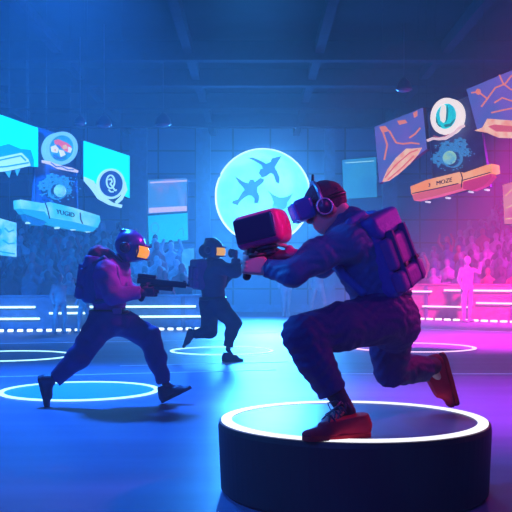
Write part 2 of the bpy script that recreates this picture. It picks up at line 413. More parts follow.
def part(name, pn, e, m, shapes, o0, o1, lines=(), lw=1.):
    for k, sh in enumerate(shapes): bm = bmesh.new(); pn.prism(bm, sh, o0, o1); bmobj(name, bm, m, e)
    for L in lines: bm = bmesh.new(); pn.line(bm, L, lw, o0, o1); bmobj(name, bm, m, e)
CYAN = glow('screen_cyan', (0,.85,1), 1.35, (0,.62,1), 1.1, .62); CY_D = glow('screen_wave', (0,.42,.78), .9)
CY_L = glow('screen_pale', (.45,.92,1), .95); CY_M = glow('screen_mid', (.05,.55,.9), .8); NAVYG = glow('screen_navy', (.01,.09,.36), .8)
LPN = Panel(60, 170, 16, 42); RPN = Panel(450, 150, 16, -42)

# left: first screen, with a low vehicle
e = screen(LPN, [(-40,101),(37.5,128),(37.5,167),(-40,160)], CYAN, 'bright cyan screen at the left picture edge showing a pale low vehicle')
part('wave_graphic', LPN, e, CY_D, [[(-40,146),(-8,148),(8,144),(20,149),(30,150),(33,160),(33,167),(20,166),(-40,158)]], .02, .03)
part('vehicle_graphic', LPN, e, CY_L, [[(-30,160),(-4,158),(20,153),(27,160),(29,166),(8,171),(-30,176)]], .03, .06)
part('vehicle_stripe', LPN, e, CY_D, [], .06, .07, [[(-30,163),(-4,161),(19,156),(24,161)], [(-30,169),(4,167),(27,163)]], 1.4)
part('underside_fins', LPN, e, CY_M, [[(4,172),(10,171),(8,178)],[(14,170),(19,169),(16,176)],[(-12,175),(-4,174),(-8,181)]], .03, .05)
# second screen, eye logo
e = screen(LPN, [(83.5,141),(129,156),(129,198),(83.5,178)], CYAN, 'cyan screen with a dark round eye shaped logo, right of the round badge')
part('swoosh', LPN, e, CY_L, [[(83,177),(92,181),(97,188),(103,197),(112,203),(121,205),(120,208),(108,205),(97,199),(90,189),(83,181)],[(124,182),(126,190),(121,200),(116,204),(114,202),(120,196),(123,189)]], .02, .05)
bm = bmesh.new(); LPN.ring(bm, (109.5,184), (13.8,15.2), (11.8,13), .02, .06); bmobj('logo_rim', bm, CY_L, e)
part('logo_disc', LPN, e, NAVYG, [ellipse((109.5,184), (11.8,13.), n=36)], .02, .045)
bm = bmesh.new(); LPN.ring(bm, (109,182), (4.6,7.2), (3.3,5.8), .045, .06)
bmobj('logo_ring', bm, CY_L, e); bm = bmesh.new(); LPN.line(bm, [(107,180),(109.5,179),(110.5,182),(108.5,184),(111,187),(113.5,191),(115,190)], 1.2, .045, .062); LPN.line(bm, [(107,190),(109,192),(112,192)], 1.2, .045, .062)
bmobj('logo_mark', bm, CY_L, e)
# small screen at left edge
e = screen(LPN, [(-30,210),(16,223),(16,257),(-30,252)], glow('screen_speckle', (.05,.62,.9), .85, (.35,.9,.98), 5., .5, 6.), 'small speckled cyan screen at the left edge below the boat display')
part('chart_graphic', LPN, e, CY_D, [ellipse((-2,232), (3,4), n=16)], .02, .03, [[(4,228),(8,232),(13,230)],[(2,240),(8,244),(14,243)],[(-10,250),(14,254)]], 1.2)

def display_tower(pn, quad, label):
    bx = [pn.at(x, y, -.2) for x, y in quad]; c = sum(bx)/4
    e = empty('backing_panel', (c[0], c[1], min(b[2] for b in bx)), label, 'panel', 'dark backing panels between the screens')
    bm = bmesh.new(); pn.prism(bm, quad, -.22, -.15); bmobj('board', bm, mat('backing_board', (.05,.13,.3), .5, var=.2), e)
    bm = bmesh.new(); pn.line(bm, [quad[0], quad[1], quad[2], quad[3], quad[0]], .8, -.15, -.13); bmobj('edge_trim', bm, mat('backing_edge', (.1,.22,.42), .5), e)
    hang(e, [tuple(np.array(quad[0])*.8+np.array(quad[1])*.2), tuple(np.array(quad[0])*.2+np.array(quad[1])*.8)], pn)
display_tower(LPN, [(40,126),(80,139),(82,213),(38,203)], 'dark blue backing panel behind the left round badge and hologram')
display_tower(RPN, [(424,112),(472,92),(486,186),(430,198)], 'dark blue backing panel behind the right round badge and hologram')

# left badge
def emblem(pn, c, r, rot, label, mats, ring_in):
    p = pn.at(*c); e = empty('round_badge_sign', (p[0], p[1], p[2]-r[1]/FPX*16), label, 'sign', 'round badge signs above the holograms')
    bm = bmesh.new(); pn.ring(bm, c, r, ring_in, -.12, .05, rot); bmobj('rim', bm, mats[0], e)
    bm = bmesh.new(); pn.prism(bm, ellipse(c, ring_in, rot, 40), -.15, .02); bmobj('face', bm, mats[1], e)
    return e
e = emblem(LPN, (60.5,148.5), (15.8,16.8), 25, 'round cyan badge sign with red and white crest, left of eye logo screen', (glow('badge_rim', (.22,.68,.9), .85), glow('badge_face', (.02,.34,.62), .8, (.04,.5,.75), 8., .5)), (12.2,13.2))
part('red_crest', LPN, e, glow('crest_red', (.95,.16,.2), .8), [[(53.5,140.5),(57,139.5),(66,143.5),(70,147),(69,153),(64,151),(60,147),(54,144)]], .02, .05)
part('white_crest', LPN, e, glow('crest_white', (.88,.92,.9), .85), [[(50,147),(54,145.5),(57,149),(56,153),(51,152)],[(58,150),(62,151),(64,155),(60,157)],[(67,147),(70.5,149),(69,153),(66.5,152)]], .02, .06)
part('yellow_crest', LPN, e, glow('crest_yellow', (.95,.6,.25), .8), [[(61,146),(64,145),(66,149),(62,149.5)],[(51,150),(54,149),(54,152)]], .05, .07)
part('blue_crest', LPN, e, glow('crest_blue', (.05,.25,.6), .7), [[(52,154),(58,157),(64,158),(60,160),(53,158)],[(57,144),(60,148),(58,149),(55,146)]], .02, .05)
part('ribbon', LPN, e, glow('ribbon_pale', (.85,.8,.92), .75), [[(40.5,160.5),(48,161.5),(54,164),(62,166.5),(70,168),(77,171),(76,173),(66,171),(56,169),(49,165),(41,163)]], .03, .06)
part('ribbon_stripe', LPN, e, glow('ribbon_blue', (.05,.2,.5), .7), [], .06, .07, [[(49,163),(54,167),(60,167),(66,170),(72,170)]], 1.)
# right badge
e = emblem(RPN, (447,116.5), (15,18.5), 12, 'round white badge sign with turquoise disc, between the two right hand screens', (glow('badge_white', (1,.9,.87), 1.0), glow('badge_turquoise', (0,.72,.78), .9, (0,.5,.72), 7., .55)), (10.5,12.8))
part('white_leaf', RPN, e, glow('leaf_white', (1,.93,.88), .95), [[(444.5,104.5),(446.5,106),(447,113),(446.5,120),(444.5,123),(442,121),(441,114),(442.5,107)]], .02, .05)
part('dark_leaf', RPN, e, glow('leaf_dark', (.02,.28,.34), .7), [[(448,105),(449,110),(448.5,118),(446.5,123),(447.3,114)],[(437,117),(439,124),(443,127),(440,127),(437,123)],[(445,125),(451,124),(456,119),(452,126),(446,127.5)]], .02, .04)
part('ribbon', RPN, e, glow('ribbon_pink', (1,.72,.78), .85), [[(428,140),(434,137.5),(440,138),(447,137),(455,132),(461,126.5),(466,125),(466,127),(460,130),(454,136),(447,140),(440,140.5),(434,140),(429,142)]], .03, .06)
part('ribbon_stripe', RPN, e, glow('ribbon_rust', (.5,.12,.25), .7), [], .0, .03, [[(434,136),(441,138),(449,135),(456,131)]], 1.2)

# holograms: a globe inside a cloud of cogs
def hologram(pn, c, r, label, mg, md, seed):
    rr = random.Random(seed); p = pn.at(*c); e = empty('hologram_globe', (p[0], p[1], p[2]-r/FPX*16), label, 'hologram', 'cog holograms under the round badges')
    pr = r/FPX*16; q = pn.at(*c, .05); bm = bmesh.new(); bmesh.ops.create_uvsphere(bm, u_segments=24, v_segments=14, radius=pr*1.1)
    for v in bm.verts: v.co = v.co+Vector(q)
    bmobj('globe', bm, mg, e, smooth=True)
    bm = bmesh.new(); pn.ring(bm, c, (r*1.55, r*1.5), (r*1.4, r*1.36), -.08, .0); bmobj('orbit_ring', bm, md, e)
    for gx, gy, gr in ((-2.3,-.5,.8), (-.9,-1.9,.9), (1.2,-2.0,.85), (1.9,-.6,.6), (-1.6,-1.4,.5), (.4,-1.5,.45)):
        cx, cy = c[0]+gx*r, c[1]+gy*r+gx*r*(.22 if pn is LPN else -.25); g = gr*r; bm = bmesh.new()
        pn.ring(bm, (cx, cy), (g, g), (g*.72, g*.72), -.1, -.02, n=20); pn.ring(bm, (cx, cy), (g*.4, g*.4), (g*.2, g*.2), -.1, -.02, n=12)
        for k in range(8):
            t = k*math.pi/4; pn.prism(bm, [(cx+g*a*math.cos(t+b), cy+g*a*math.sin(t+b)) for a, b in ((.98,-.16),(1.25,-.1),(1.25,.1),(.98,.16))], -.1, -.02)
        bmobj('cog', bm, md, e)
    bm = bmesh.new()
    for _ in range(90):
        a = rr.uniform(0, 6.28); q = rr.uniform(1.3, 3.4)*r; cx, cy = c[0]+q*math.cos(a), c[1]-.4*r+q*.75*math.sin(a); s_ = rr.uniform(.25,.6)
        o = rr.uniform(-.1, .1); pn.prism(bm, [(cx-s_,cy-s_),(cx+s_,cy-s_),(cx+s_,cy+s_),(cx-s_,cy+s_)], o, o+.02)
    tag(bmobj('sparks', bm, md, e), kind='stuff')
hologram(LPN, (58.5,191), 5.6, 'cyan hologram globe amid cogs under the left badge', glow('holo_globe_cyan', (.3,.85,1), .75, (.05,.55,.9), 6.), glow('holo_cyan', (.04,.42,.85), .6), 3)
hologram(RPN, (451,158), 6.2, 'yellow green hologram globe amid blue cogs under the right badge', glow('holo_globe_green', (.4,.8,.6), .75, (.1,.6,.85), 6.), glow('holo_blue', (.05,.36,.8), .6), 5)

# boat shaped displays
def boat(pn, label, hull, band, pods, seams, lamps, mh, mb, mp, ml, tx):
    p = pn.at(*hull[0]); e = empty('boat_display', (p[0], p[1], p[2]-.5), label, 'display', 'boat shaped lit displays under the holograms')
    part('hull', pn, e, mh, [hull], -.15, .12); part('lower_band', pn, e, mb, [band], -.12, .1)
    for q in pods: part('pod', pn, e, mp, [q], -.1, .07)
    part('seam', pn, e, mat('seam_dark', (.02,.05,.12), .5), [], .12, .13, seams, .9)
    for q in lamps: part('under_lamp', pn, e, ml, [ellipse(q, (1.6,1.), n=12)], -.05, .05)
    for t in tx: pn.text('lettering', *t, .12, .015, mat('letter_navy', (.005,.02,.09), .5), e)
    return e
PALEC = glow('hull_cyan', (.06,.70,.86), .8, (.3,.92,.98), 3.); MIDC = glow('hull_mid', (.02,.5,.84), .75); LOWC = glow('hull_low', (.01,.26,.62), .6)
e = boat(LPN, 'cyan boat shaped display with dark lettering under the left hologram', [(17.5,200),(42,204),(47,202.5),(70,208),(96,216),(97,221),(94,228),(70,222),(46,218),(42,212),(18,209)], [(18,209),(42,212),(46,218),(70,222),(94,228),(90,232),(76,230),(58,227),(46,224),(42,221),(22,214)],
     [[(22,212),(43,214),(45,222),(40,226),(31,225),(25,220)]], [[(41.5,203),(44,210),(46,219)],[(76.5,213),(77,220),(79,224)]], [(28,223),(57,228),(73,229.5),(88,231.5)], PALEC, MIDC, LOWC, CY_L, [('YUGID', 52.5, 213.8, .975, .21, 6.2)])
hang(e, [(30,202),(86,213)], LPN)
ORNG = glow('hull_orange', (.98,.30,.10), 1., (.98,.45,.22), 3.); ORN2 = glow('hull_coral', (.85,.15,.2), .8); ORN3 = glow('hull_red', (.75,.05,.22), .75)
e = boat(RPN, 'orange boat shaped display with dark lettering under the right hologram', [(414,187),(430,180.5),(463,172.5),(466,174),(490,165.5),(495,164.5),(496,173),(466,181),(463,184),(436,190),(415,195)], [(415,195),(436,190),(463,184),(465,189),(440,196),(417,201)],
     [[(465,182),(493,174),(494,177),(486,186),(474,191),(465,189)]], [[(464,172),(466,178),(465,188)],[(416,194),(440,189),(462,184)],[(466,181),(494,173)]], [(428,202),(448,198),(471,192),(487,190)], ORNG, ORN2, ORN3, glow('lamp_pale', (.8,.8,1), .9), [('3', 432, 187.5, .965, -.24, 5.), ('MOZE', 440, 186, .965, -.24, 6.)])
hang(e, [(425,181),(482,166)], RPN)

# right screens
VIO = glow('screen_violet', (.09,.17,.62), .75, (.2,.15,.66), 1.6, .55); ORL = glow('orange_lines', (.9,.26,.2), .85); CREAM = glow('vehicle_cream', (1,.62,.45), .95, (.95,.35,.25), 8., .52)
e = screen(RPN, [(375,127),(423,108),(427,149),(380,183)], VIO, 'violet screen with an orange vehicle, nearest to the moon on the right')
part('squiggle_graphic', RPN, e, ORL, [[(398,121),(406,120),(408,123),(400,125)],[(380,127),(386,126),(390,131),(383,133)],[(414,113),(418,111),(418,116),(415,118)]], .02, .03, [[(390,131),(394,138),(397,143),(404,144),(412,143),(420,144)],[(384,133),(388,145),(385,160)],[(410,138),(416,134),(421,128)]], 1.5)
part('vehicle_graphic', RPN, e, CREAM, [[(384,182),(389,170),(398,158),(408,149),(414,149),(423,148),(419,155),(411,164),(400,174),(390,181)]], .03, .06)
part('vehicle_stripe', RPN, e, ORN2, [], .06, .07, [[(387,178),(398,165),(412,153),(420,150)],[(390,180),(404,168),(416,156)]], 1.)
e = screen(RPN, [(467,89.5),(540,59),(540,140),(478,131)], VIO, 'large violet screen with orange circuit lines at the top right edge')
part('circuit_graphic', RPN, e, ORL, [ellipse((479,92), (2.5,3), n=14)], .02, .03, [[(472,93),(479,92),(488,99),(482,107)],[(488,99),(496,88),(506,84),(512,76),(530,70)],[(500,75),(504,84),(512,90),(530,86)],[(492,113),(505,110),(530,105)],[(495,103),(503,98),(512,101),(530,98)]], 1.4)
part('vehicle_graphic', RPN, e, CREAM, [[(476,131),(484,128),(489,119),(500,120),(530,122),(530,139),(500,138),(488,133)]], .03, .06)
part('vehicle_window', RPN, e, ORN2, [[(490,127),(496,125),(530,128),(530,133),(498,132)]], .06, .07)
e = screen(RPN, [(503,185),(545,172),(545,226),(505,224)], glow('screen_pink', (.85,.1,.4), .85, (.9,.3,.4), 3.), 'pink screen at the right picture edge below the large violet screen')
part('bar_graphic', RPN, e, CREAM, [], .02, .03, [[(506,196),(512,190),(530,186)],[(507,208),(516,204),(530,203)],[(506,219),(530,217)]], 1.2)
# far wall screens
WPN = Panel(256, 200, YB-.125, 0)
e = screen(WPN, [(148,180),(187,178),(187,211),(148,214)], glow('screen_haze_pink', (.08,.36,.8), .7, (.36,.34,.75), 2., .6), 'far upper screen of pale pink on blue, mounted above the cyan one', cables=False, group='far screens on the back wall')
part('light_bar', WPN, e, glow('bar_pink', (.75,.6,.9), .9), [[(150,182),(187,180),(187,181.5),(150,183.5)],[(149,208),(187,206),(187,211),(149,213)]], .02, .04)
e = screen(WPN, [(148,216),(187.5,213),(188,240),(149,244)], glow('screen_far_cyan', (0,.66,.93), .9, (0,.56,.9), 1.), 'far cyan screen with a faint round mark, below the pink blue one', cables=False, group='far screens on the back wall')
bm = bmesh.new(); WPN.ring(bm, (155,228), (4.5,6), (3,4.2), .02, .04, n=24); bmobj('round_mark', bm, CY_M, e); bm = bmesh.new()
WPN.line(bm, [(175,236),(179,230),(183,228),(184,236)], 1., .02, .04); bmobj('corner_mark', bm, CY_M, e)
e = screen(WPN, [(342,160),(376,157),(377,197),(344,199)], glow('screen_far_blue', (.02,.36,.8), .6, (.04,.5,.88), 1.), 'far plain blue screen on the back wall right of the moon', cables=False, group='far screens on the back wall')
part('light_bar', WPN, e, CY_L, [], .02, .03, [[(345,163),(374,161)]], .8)
for k, (x0, y0) in enumerate(((166,250),(182,249))):
    e = screen(WPN, [(x0,y0),(x0+12,y0-1),(x0+12,y0+40),(x0,y0+40)], glow('screen_far_slat', (.03,.38,.8), .7, (.12,.6,.9), 5., .55, 5.), ('narrow far speckled screen under the far cyan screen, left one', 'narrow far speckled screen beside the wall column, right one')[k], cables=False, group='far screens on the back wall')
# ================================================================== grandstands, barriers and the crowd
CONC = mat('stand_paint', (.1,.15,.24), .7, var=.25, scale=3)
def spectator_mesh(name, variant, m):
    V = Vox((-.34,-.62,-.02), (.34,.3,1.0), .03)
    L = .1+.05*variant
    V.cone((0,.02,.14), (0,0,.5), .15, .16, .04, (A(1,0,0), 1.15)); V.cone((0,0,.5), (0,-.01,.7), .1, .05, .05)
    V.ell((0,-.03,.79), (.085,.1,.12), k=.02)
    for sx in (-1, 1):
        V.cone((sx*.09,0,.12), (sx*.12,-.42,.12), .085, .07, .03); V.cone((sx*.12,-.42,.1), (sx*.12,-.4,.0), .06, .05, .02)
        if variant == 2: V.cone((sx*.18,0,.52), (sx*.28,-.1,.72), .055, .05, .03); V.cone((sx*.28,-.1,.72), (sx*.2,-.16,.95), .045, .045, .02)
        else: V.cone((sx*.19,0,.52), (sx*.24,-.05,.28), .06, .05, .03); V.cone((sx*.24,-.05,.28), (sx*(.1+.06*variant),-.3,.24+.12*variant), .045, .045, .02)
    me = rawmesh(name, V.raw(1)); me.materials.append(m); return me
TOPS = [('pale', (.22,.34,.46)), ('grey', (.07,.13,.22)), ('dark', (.03,.04,.07)), ('teal', (.04,.2,.28)), ('rosy', (.22,.08,.14))]
SPEC = {c: [spectator_mesh('person', v, mat('crowd_'+c, col, .8, var=.35, scale=5)) for v in range(3)] for c, col in TOPS}
POSE = ('hands down', 'hands folded', 'arms raised')
ORD = 'first second third fourth fifth sixth seventh eighth ninth tenth eleventh twelfth'.split()   # rows counted from the floor
def stand(label, a, b, nrow, z0, rise, dep, pitch, side, x0step, keep, nseat):
    a, b = A(*a, 0), A(*b, 0); u = unit(b-a); n = A(-u[1], u[0], 0); L = np.linalg.norm(b-a)
    e = empty('grandstand', (a+b)/2, label, 'grandstand', 'stepped stands facing the arena floor')
    fr = frame(a, u, (0,0,1)); rows = []
    for k in range(nrow):
        bm = bmesh.new(); s0 = x0step*k
        box(bm, (s0, k*dep, 0), (L, (k+1)*dep+.01, z0+rise*k), .01); bmobj('tier', bm, CONC, e, fr)
    face = math.atan2(u[1], u[0]); cnt = 0
    for k in range(nrow):
        i = 0; s = x0step*k+.35; seat = 0
        while s < L-.25:
            jit = rng.uniform(-.06,.06); p = a+u*(s+jit)+n*(k*dep+dep*.62)+A(0,0,z0+rise*k)
            s += pitch
            px = 256+p[0]/p[1]*FPX
            if not keep(px, k) or rng.random() < .07 or cnt >= nseat: continue
            seat += 1; c = TOPS[int(rng.choice(5, p=(.2,.24,.26,.18,.12)))][0]; v = int(rng.choice(3, p=(.55,.38,.07)))
            o = bpy.data.objects.new('person', SPEC[c][v]); C.objects.link(o)
            o.location = p+A(0,0,.02); o.rotation_euler = (0,0,face+rng.uniform(-.25,.25)); o.scale = [rng.uniform(.92,1.05)]*3; PM[o.name] = None
            tag(o, 'spectator in %s top, %s, %s row of the %s stand, seat %d from left' % (c, POSE[v], ORD[k], side, seat), 'person', 'seated spectators in the %s stand' % side)
            cnt += 1
    return cnt
n1 = stand('stepped grandstand on the left filled with spectators, behind the left barrier', (-9.2,20.9), (-1.5,22.3), 11, .42, .155, .5, .45, 'left', .0, lambda x, k: -12 < x < 205 and k < 11-max(0, x-105)*.07, 170)
n2 = stand('tall stepped grandstand on the right filled with spectators, behind the pink barrier', (3.9,28.2), (9.6,23.2), 12, .55, .26, .48, .43, 'right', .15, lambda x, k: 388 < x < 522, 170)
print('crowd', n1, n2)

# low barriers with light tubes
TUBEC = glow('tube_cyan', (.55,.95,1), 2.2); TUBEP = glow('tube_pink', (1,.62,.92), 2.0)
DOTC = glow('dot_cyan', (.75,1,1), 2.2); DOTP = glow('dot_pink', (1,.75,.95), 2.2)
def barrier(label, a, b, h, tubes, tm, pm, npost):
    a, b = A(*a, 0), A(*b, 0); u = unit(b-a); L = np.linalg.norm(b-a); fr = frame(a, u, (0,0,1))
    e = empty('arena_barrier', (a+b)/2, label, 'barrier', 'low lit barriers along the stands')
    bm = bmesh.new(); box(bm, (0,0,0), (L,.08,h), .01); bmobj('panel', bm, pm, e, fr)
    bm = bmesh.new(); box(bm, (0,-.03,h+.001), (L,.11,h+.05), .01); bmobj('top_rail', bm, pm, e, fr)
    for k in range(npost):
        x = L*(k+.5)/npost; bm = bmesh.new(); box(bm, (x-.05,-.05,0), (x+.05,-.001,h), .008); bmobj('post', bm, CONC, e, fr)
    for s0, s1, z in tubes:
        bm = bmesh.new(); tube(bm, [(s0,-.09,z), (s1,-.09,z)], .024, 8); bmobj('light_tube', bm, tm, e, fr)
BLUEP = mat('barrier_blue', (.1,.2,.36), .5, var=.2); PINKP = mat('barrier_rose', (.3,.16,.26), .5, var=.2)
barrier('low blue barrier with glowing white cyan tubes in front of the left stand', (-9.2,20.0), (-1.0,21.3), .72, [(2.2,4.3,.5),(3.0,4.4,.24),(4.9,7.9,.5),(5.6,8.1,.27),(4.6,6.0,.36)], TUBEC, BLUEP, 6)
barrier('low rose barrier with glowing pink tubes in front of the right stand', (3.4,27.6), (9.3,22.3), .95, [(.5,2.2,.78),(.3,1.5,.5),(2.6,6.5,.82),(1.9,3.4,.36),(3.6,6.8,.48)], TUBEP, PINKP, 6)
def dots(a, b, n, m, side, dash):
    a, b = A(*a, 0), A(*b, 0); u = unit(b-a)
    for k in range(n):
        p = a+(b-a)*(k+.5)/n; bm = bmesh.new(); box(bm, (-dash, -.05, 0), (dash, .05, .05), .012)
        me = bpy.data.meshes.new('floor_lamp_block'); bm.to_mesh(me); bm.free(); o = link('floor_lamp_block', me, m); o.matrix_world = frame(p, u, (0,0,1))
        tag(o, 'small glowing lamp block before the %s barrier, number %d from the left' % (side, k+1), 'lamp', 'row of lamp blocks along the %s barrier' % side)
dots((-5.75,19.6), (-1.0,20.5), 24, DOTC, 'left', .06)
dots((4.1,26.2), (7.4,23.2), 16, DOTP, 'right', .085)

# bystanders on the floor in front of the barriers
def stander(name, variant, m, skin):
    out = []
    V = Vox((-.45,-.35,-.01), (.45,.4,1.85), .025)
    st = (.13,.2,.1)[variant]
    V.cone((0,0,.95), (0,0,1.3), .13, .155, .05, (A(1,0,0), 1.25)); V.cone((0,0,1.3), (0,.0,1.48), .11, .05, .05)
    for sx in (-1, 1):
        V.cone((sx*.09,0,.92), (sx*st*.9,sx*.08,.48), .1, .07, .03); V.cone((sx*st*.9,sx*.08,.48), (sx*st,sx*.12+.02,.08), .065, .045, .02); V.cone((sx*st,sx*.12+.03,.035), (sx*st,sx*.12-.14,.03), .04, .035, .02)
        if variant == 1 and sx == 1: V.cone((sx*.2,0,1.38), (sx*.36,-.08,1.3), .06, .05, .03); V.cone((sx*.36,-.08,1.3), (sx*.3,-.2,1.55), .045, .04, .02)
        else: V.cone((sx*.2,0,1.38), (sx*.27,.03,1.1), .06, .05, .03); V.cone((sx*.27,.03,1.1), (sx*.24,-.12,.86), .045, .04, .02)
    V.ell((0,-.01,1.62), (.085,.105,.125), k=.02)
    me = rawmesh(name, V.raw(1)); me.materials.append(m); return me
PALEX = mat('bystander_pale', (.28,.34,.42), .7, var=.2); 
for px, d, h, rz, v, lab in ((60,19.0,1.25,.6,1,'pale bystander raising one hand, standing in front of the left barrier'),
        (84,19.2,1.2,-.7,0,'pale bystander walking right beside the runner’s rear leg near the left barrier'.replace('’', '')),
        (467,24.2,1.75,.5,1,'pale pink bystander standing tall before the pink barrier at right'),
        (286,27.5,1.75,.2,2,'hazy bystander at the back wall under the aiming arm, left of two'),
        (318,28.0,1.7,-.4,1,'hazy bystander at the back wall under the aiming arm, right of two')):
    p = P(px, HOR, d); o = bpy.data.objects.new('person', stander('person', v, PALEX, None)); C.objects.link(o)
    o.location = (p[0], d, 0); o.rotation_euler = (0,0,rz); o.scale = [h/1.75]*3; tag(o, lab, 'person', 'standing bystanders at the edge of the floor')
# ================================================================== people
CL = lambda n, c, **k: mat(n, c, k.pop('rough', .75), bump=k.pop('bump', .25), bscale=k.pop('bscale', 60.), **k)
SKIN = mat('skin', (.62,.36,.32), .5, var=.08, scale=9)
BLACK = mat('black_rubber', (.012,.013,.02), .45); DARKPL = mat('dark_plastic', (.02,.025,.06), .3)

def hand(w, d, n, s, size=1., curl=(35,45,35), thumb=(.75,.55,-.35), spread=.0, h=.003):
    """w wrist, d towards the knuckles, n back of the hand, s towards the thumb -> raw mesh with five separate fingers"""
    d, n, s = unit(d), unit(n), unit(s); V = Vox(w-.17*size, w+.2*size, h); z = size
    R = np.stack([d, s, n], 1)
    V.cone(w-d*.05*z, w+d*.012*z, .027*z, .026*z, .01, (n, .8))
    V.box(w+d*.05*z, (.05*z,.04*z,.015*z), R, .013*z, .012)
    V.ell(w+d*.03*z+s*.024*z-n*.008*z, (.03*z,.02*z,.018*z), R, .012)
    for i, (so, do, L, r) in enumerate(((.031,.092,.074,.0088),(.0105,.098,.082,.0092),(-.0105,.094,.076,.0088),(-.031,.086,.06,.0078))):
        p = w+d*(do-.012)*z+s*so*z; a = 0.; dirv = unit(d+s*so*spread*8); cuma = 0
        for f, c in zip((.46,.30,.24), curl):
            cuma += math.radians(c); v = dirv*math.cos(cuma)-n*math.sin(cuma); q = p+v*L*f*z*1.05
            V.cone(p, q, r*z*(1.05 if f > .4 else .97), r*z*.95 if f > .25 else r*z*.85, .002); p = q
    p = w+d*.022*z+s*.03*z-n*.006*z; t = unit(s*thumb[0]+d*thumb[1]+n*thumb[2]); q = p+t*.042*z; V.cone(p, q, .0135*z, .011*z, .006)
    t2 = unit(t*.55+d*.75-s*.25-n*.2); q2 = q+t2*.032*z; V.cone(q, q2, .0108*z, .0098*z, .002); V.cone(q2, q2+unit(t2-s*.3-n*.2)*.022*z, .0098*z, .0085*z, .002)
    return V.raw(1)

def head(V, c, f, up, z=1., face=True):
    """skull, jaw, nose, lips, brow, ears about the head centre c"""
    f = unit(f); up = unit(up-f*(up@f)); l = np.cross(up, f); R = np.stack([f, l, up], 1)
    q = lambda a, b, e: c+(f*a+l*b+up*e)*z
    V.ell(q(-.012,0,.035), (.097*z,.076*z,.088*z), R, .02)
    V.ell(q(.022,0,-.03), (.068*z,.062*z,.092*z), R, .03); V.ell(q(.05,0,-.088), (.034*z,.033*z,.028*z), R, .025)
    V.cone(q(.005,.05,-.06), q(.05,.02,-.09), .022*z, .022*z, .02); V.cone(q(.005,-.05,-.06), q(.05,-.02,-.09), .022*z, .022*z, .02)
    V.cone(q(.085,0,.01), q(.108,0,-.03), .010*z, .015*z, .008); V.ell(q(.098,0,-.037), (.014*z,.02*z,.009*z), R, .008)
    V.cone(q(.088,-.018,-.062), q(.088,.018,-.062), .007*z, .007*z, .005); V.cone(q(.084,-.015,-.074), q(.084,.015,-.074), .008*z, .008*z, .004)
    V.cone(q(.078,-.032,.018), q(.078,.032,.018), .012*z, .012*z, .012)
    for sx in (-1, 1):
        V.ell(q(.08,sx*.031,.0), (.016*z,.016*z,.011*z), R, 0., 's'); V.ell(q(.07,sx*.031,.0), (.013*z,.014*z,.013*z), R, .002)
        V.ell(q(-.008,sx*.078,-.01), (.02*z,.010*z,.034*z), R, .006)
    return R, q

def limbs(V, J, k, r, taper=1.):
    """body under the clothes: torso and four limbs in one surface"""
    V.cone(J['pel'], J['chest'], .115*r, .125*r, k, (J['side'], 1.2)); V.cone(J['chest'], J['neck'], .1*r, .06*r, k)
    V.cone(J['neck'], J['head'], .056*r, .055*r, k)
    for s_ in 'LR':
        V.cone(J['chest'], J['sh'+s_], .07*r, .055*r, k); V.cone(J['sh'+s_], J['el'+s_], .048*r, .036*r, k*.6); V.cone(J['el'+s_], J['wr'+s_], .036*r, .026*r, k*.6)
        V.cone(J['pel'], J['hip'+s_], .1*r, .085*r, k); V.cone(J['hip'+s_], J['kn'+s_], .075*r, .05*r, k*.6); V.cone(J['kn'+s_], J['an'+s_], .048*r, .034*r, k*.6)
        V.cone(J['an'+s_], J['to'+s_], .032*r, .024*r, k*.6)
def bounds(J, pad): a = np.array([v for v in J.values() if v.shape == (3,)]); a = a[np.linalg.norm(a, axis=1) > 2]; return a.min(0)-pad, a.max(0)+pad

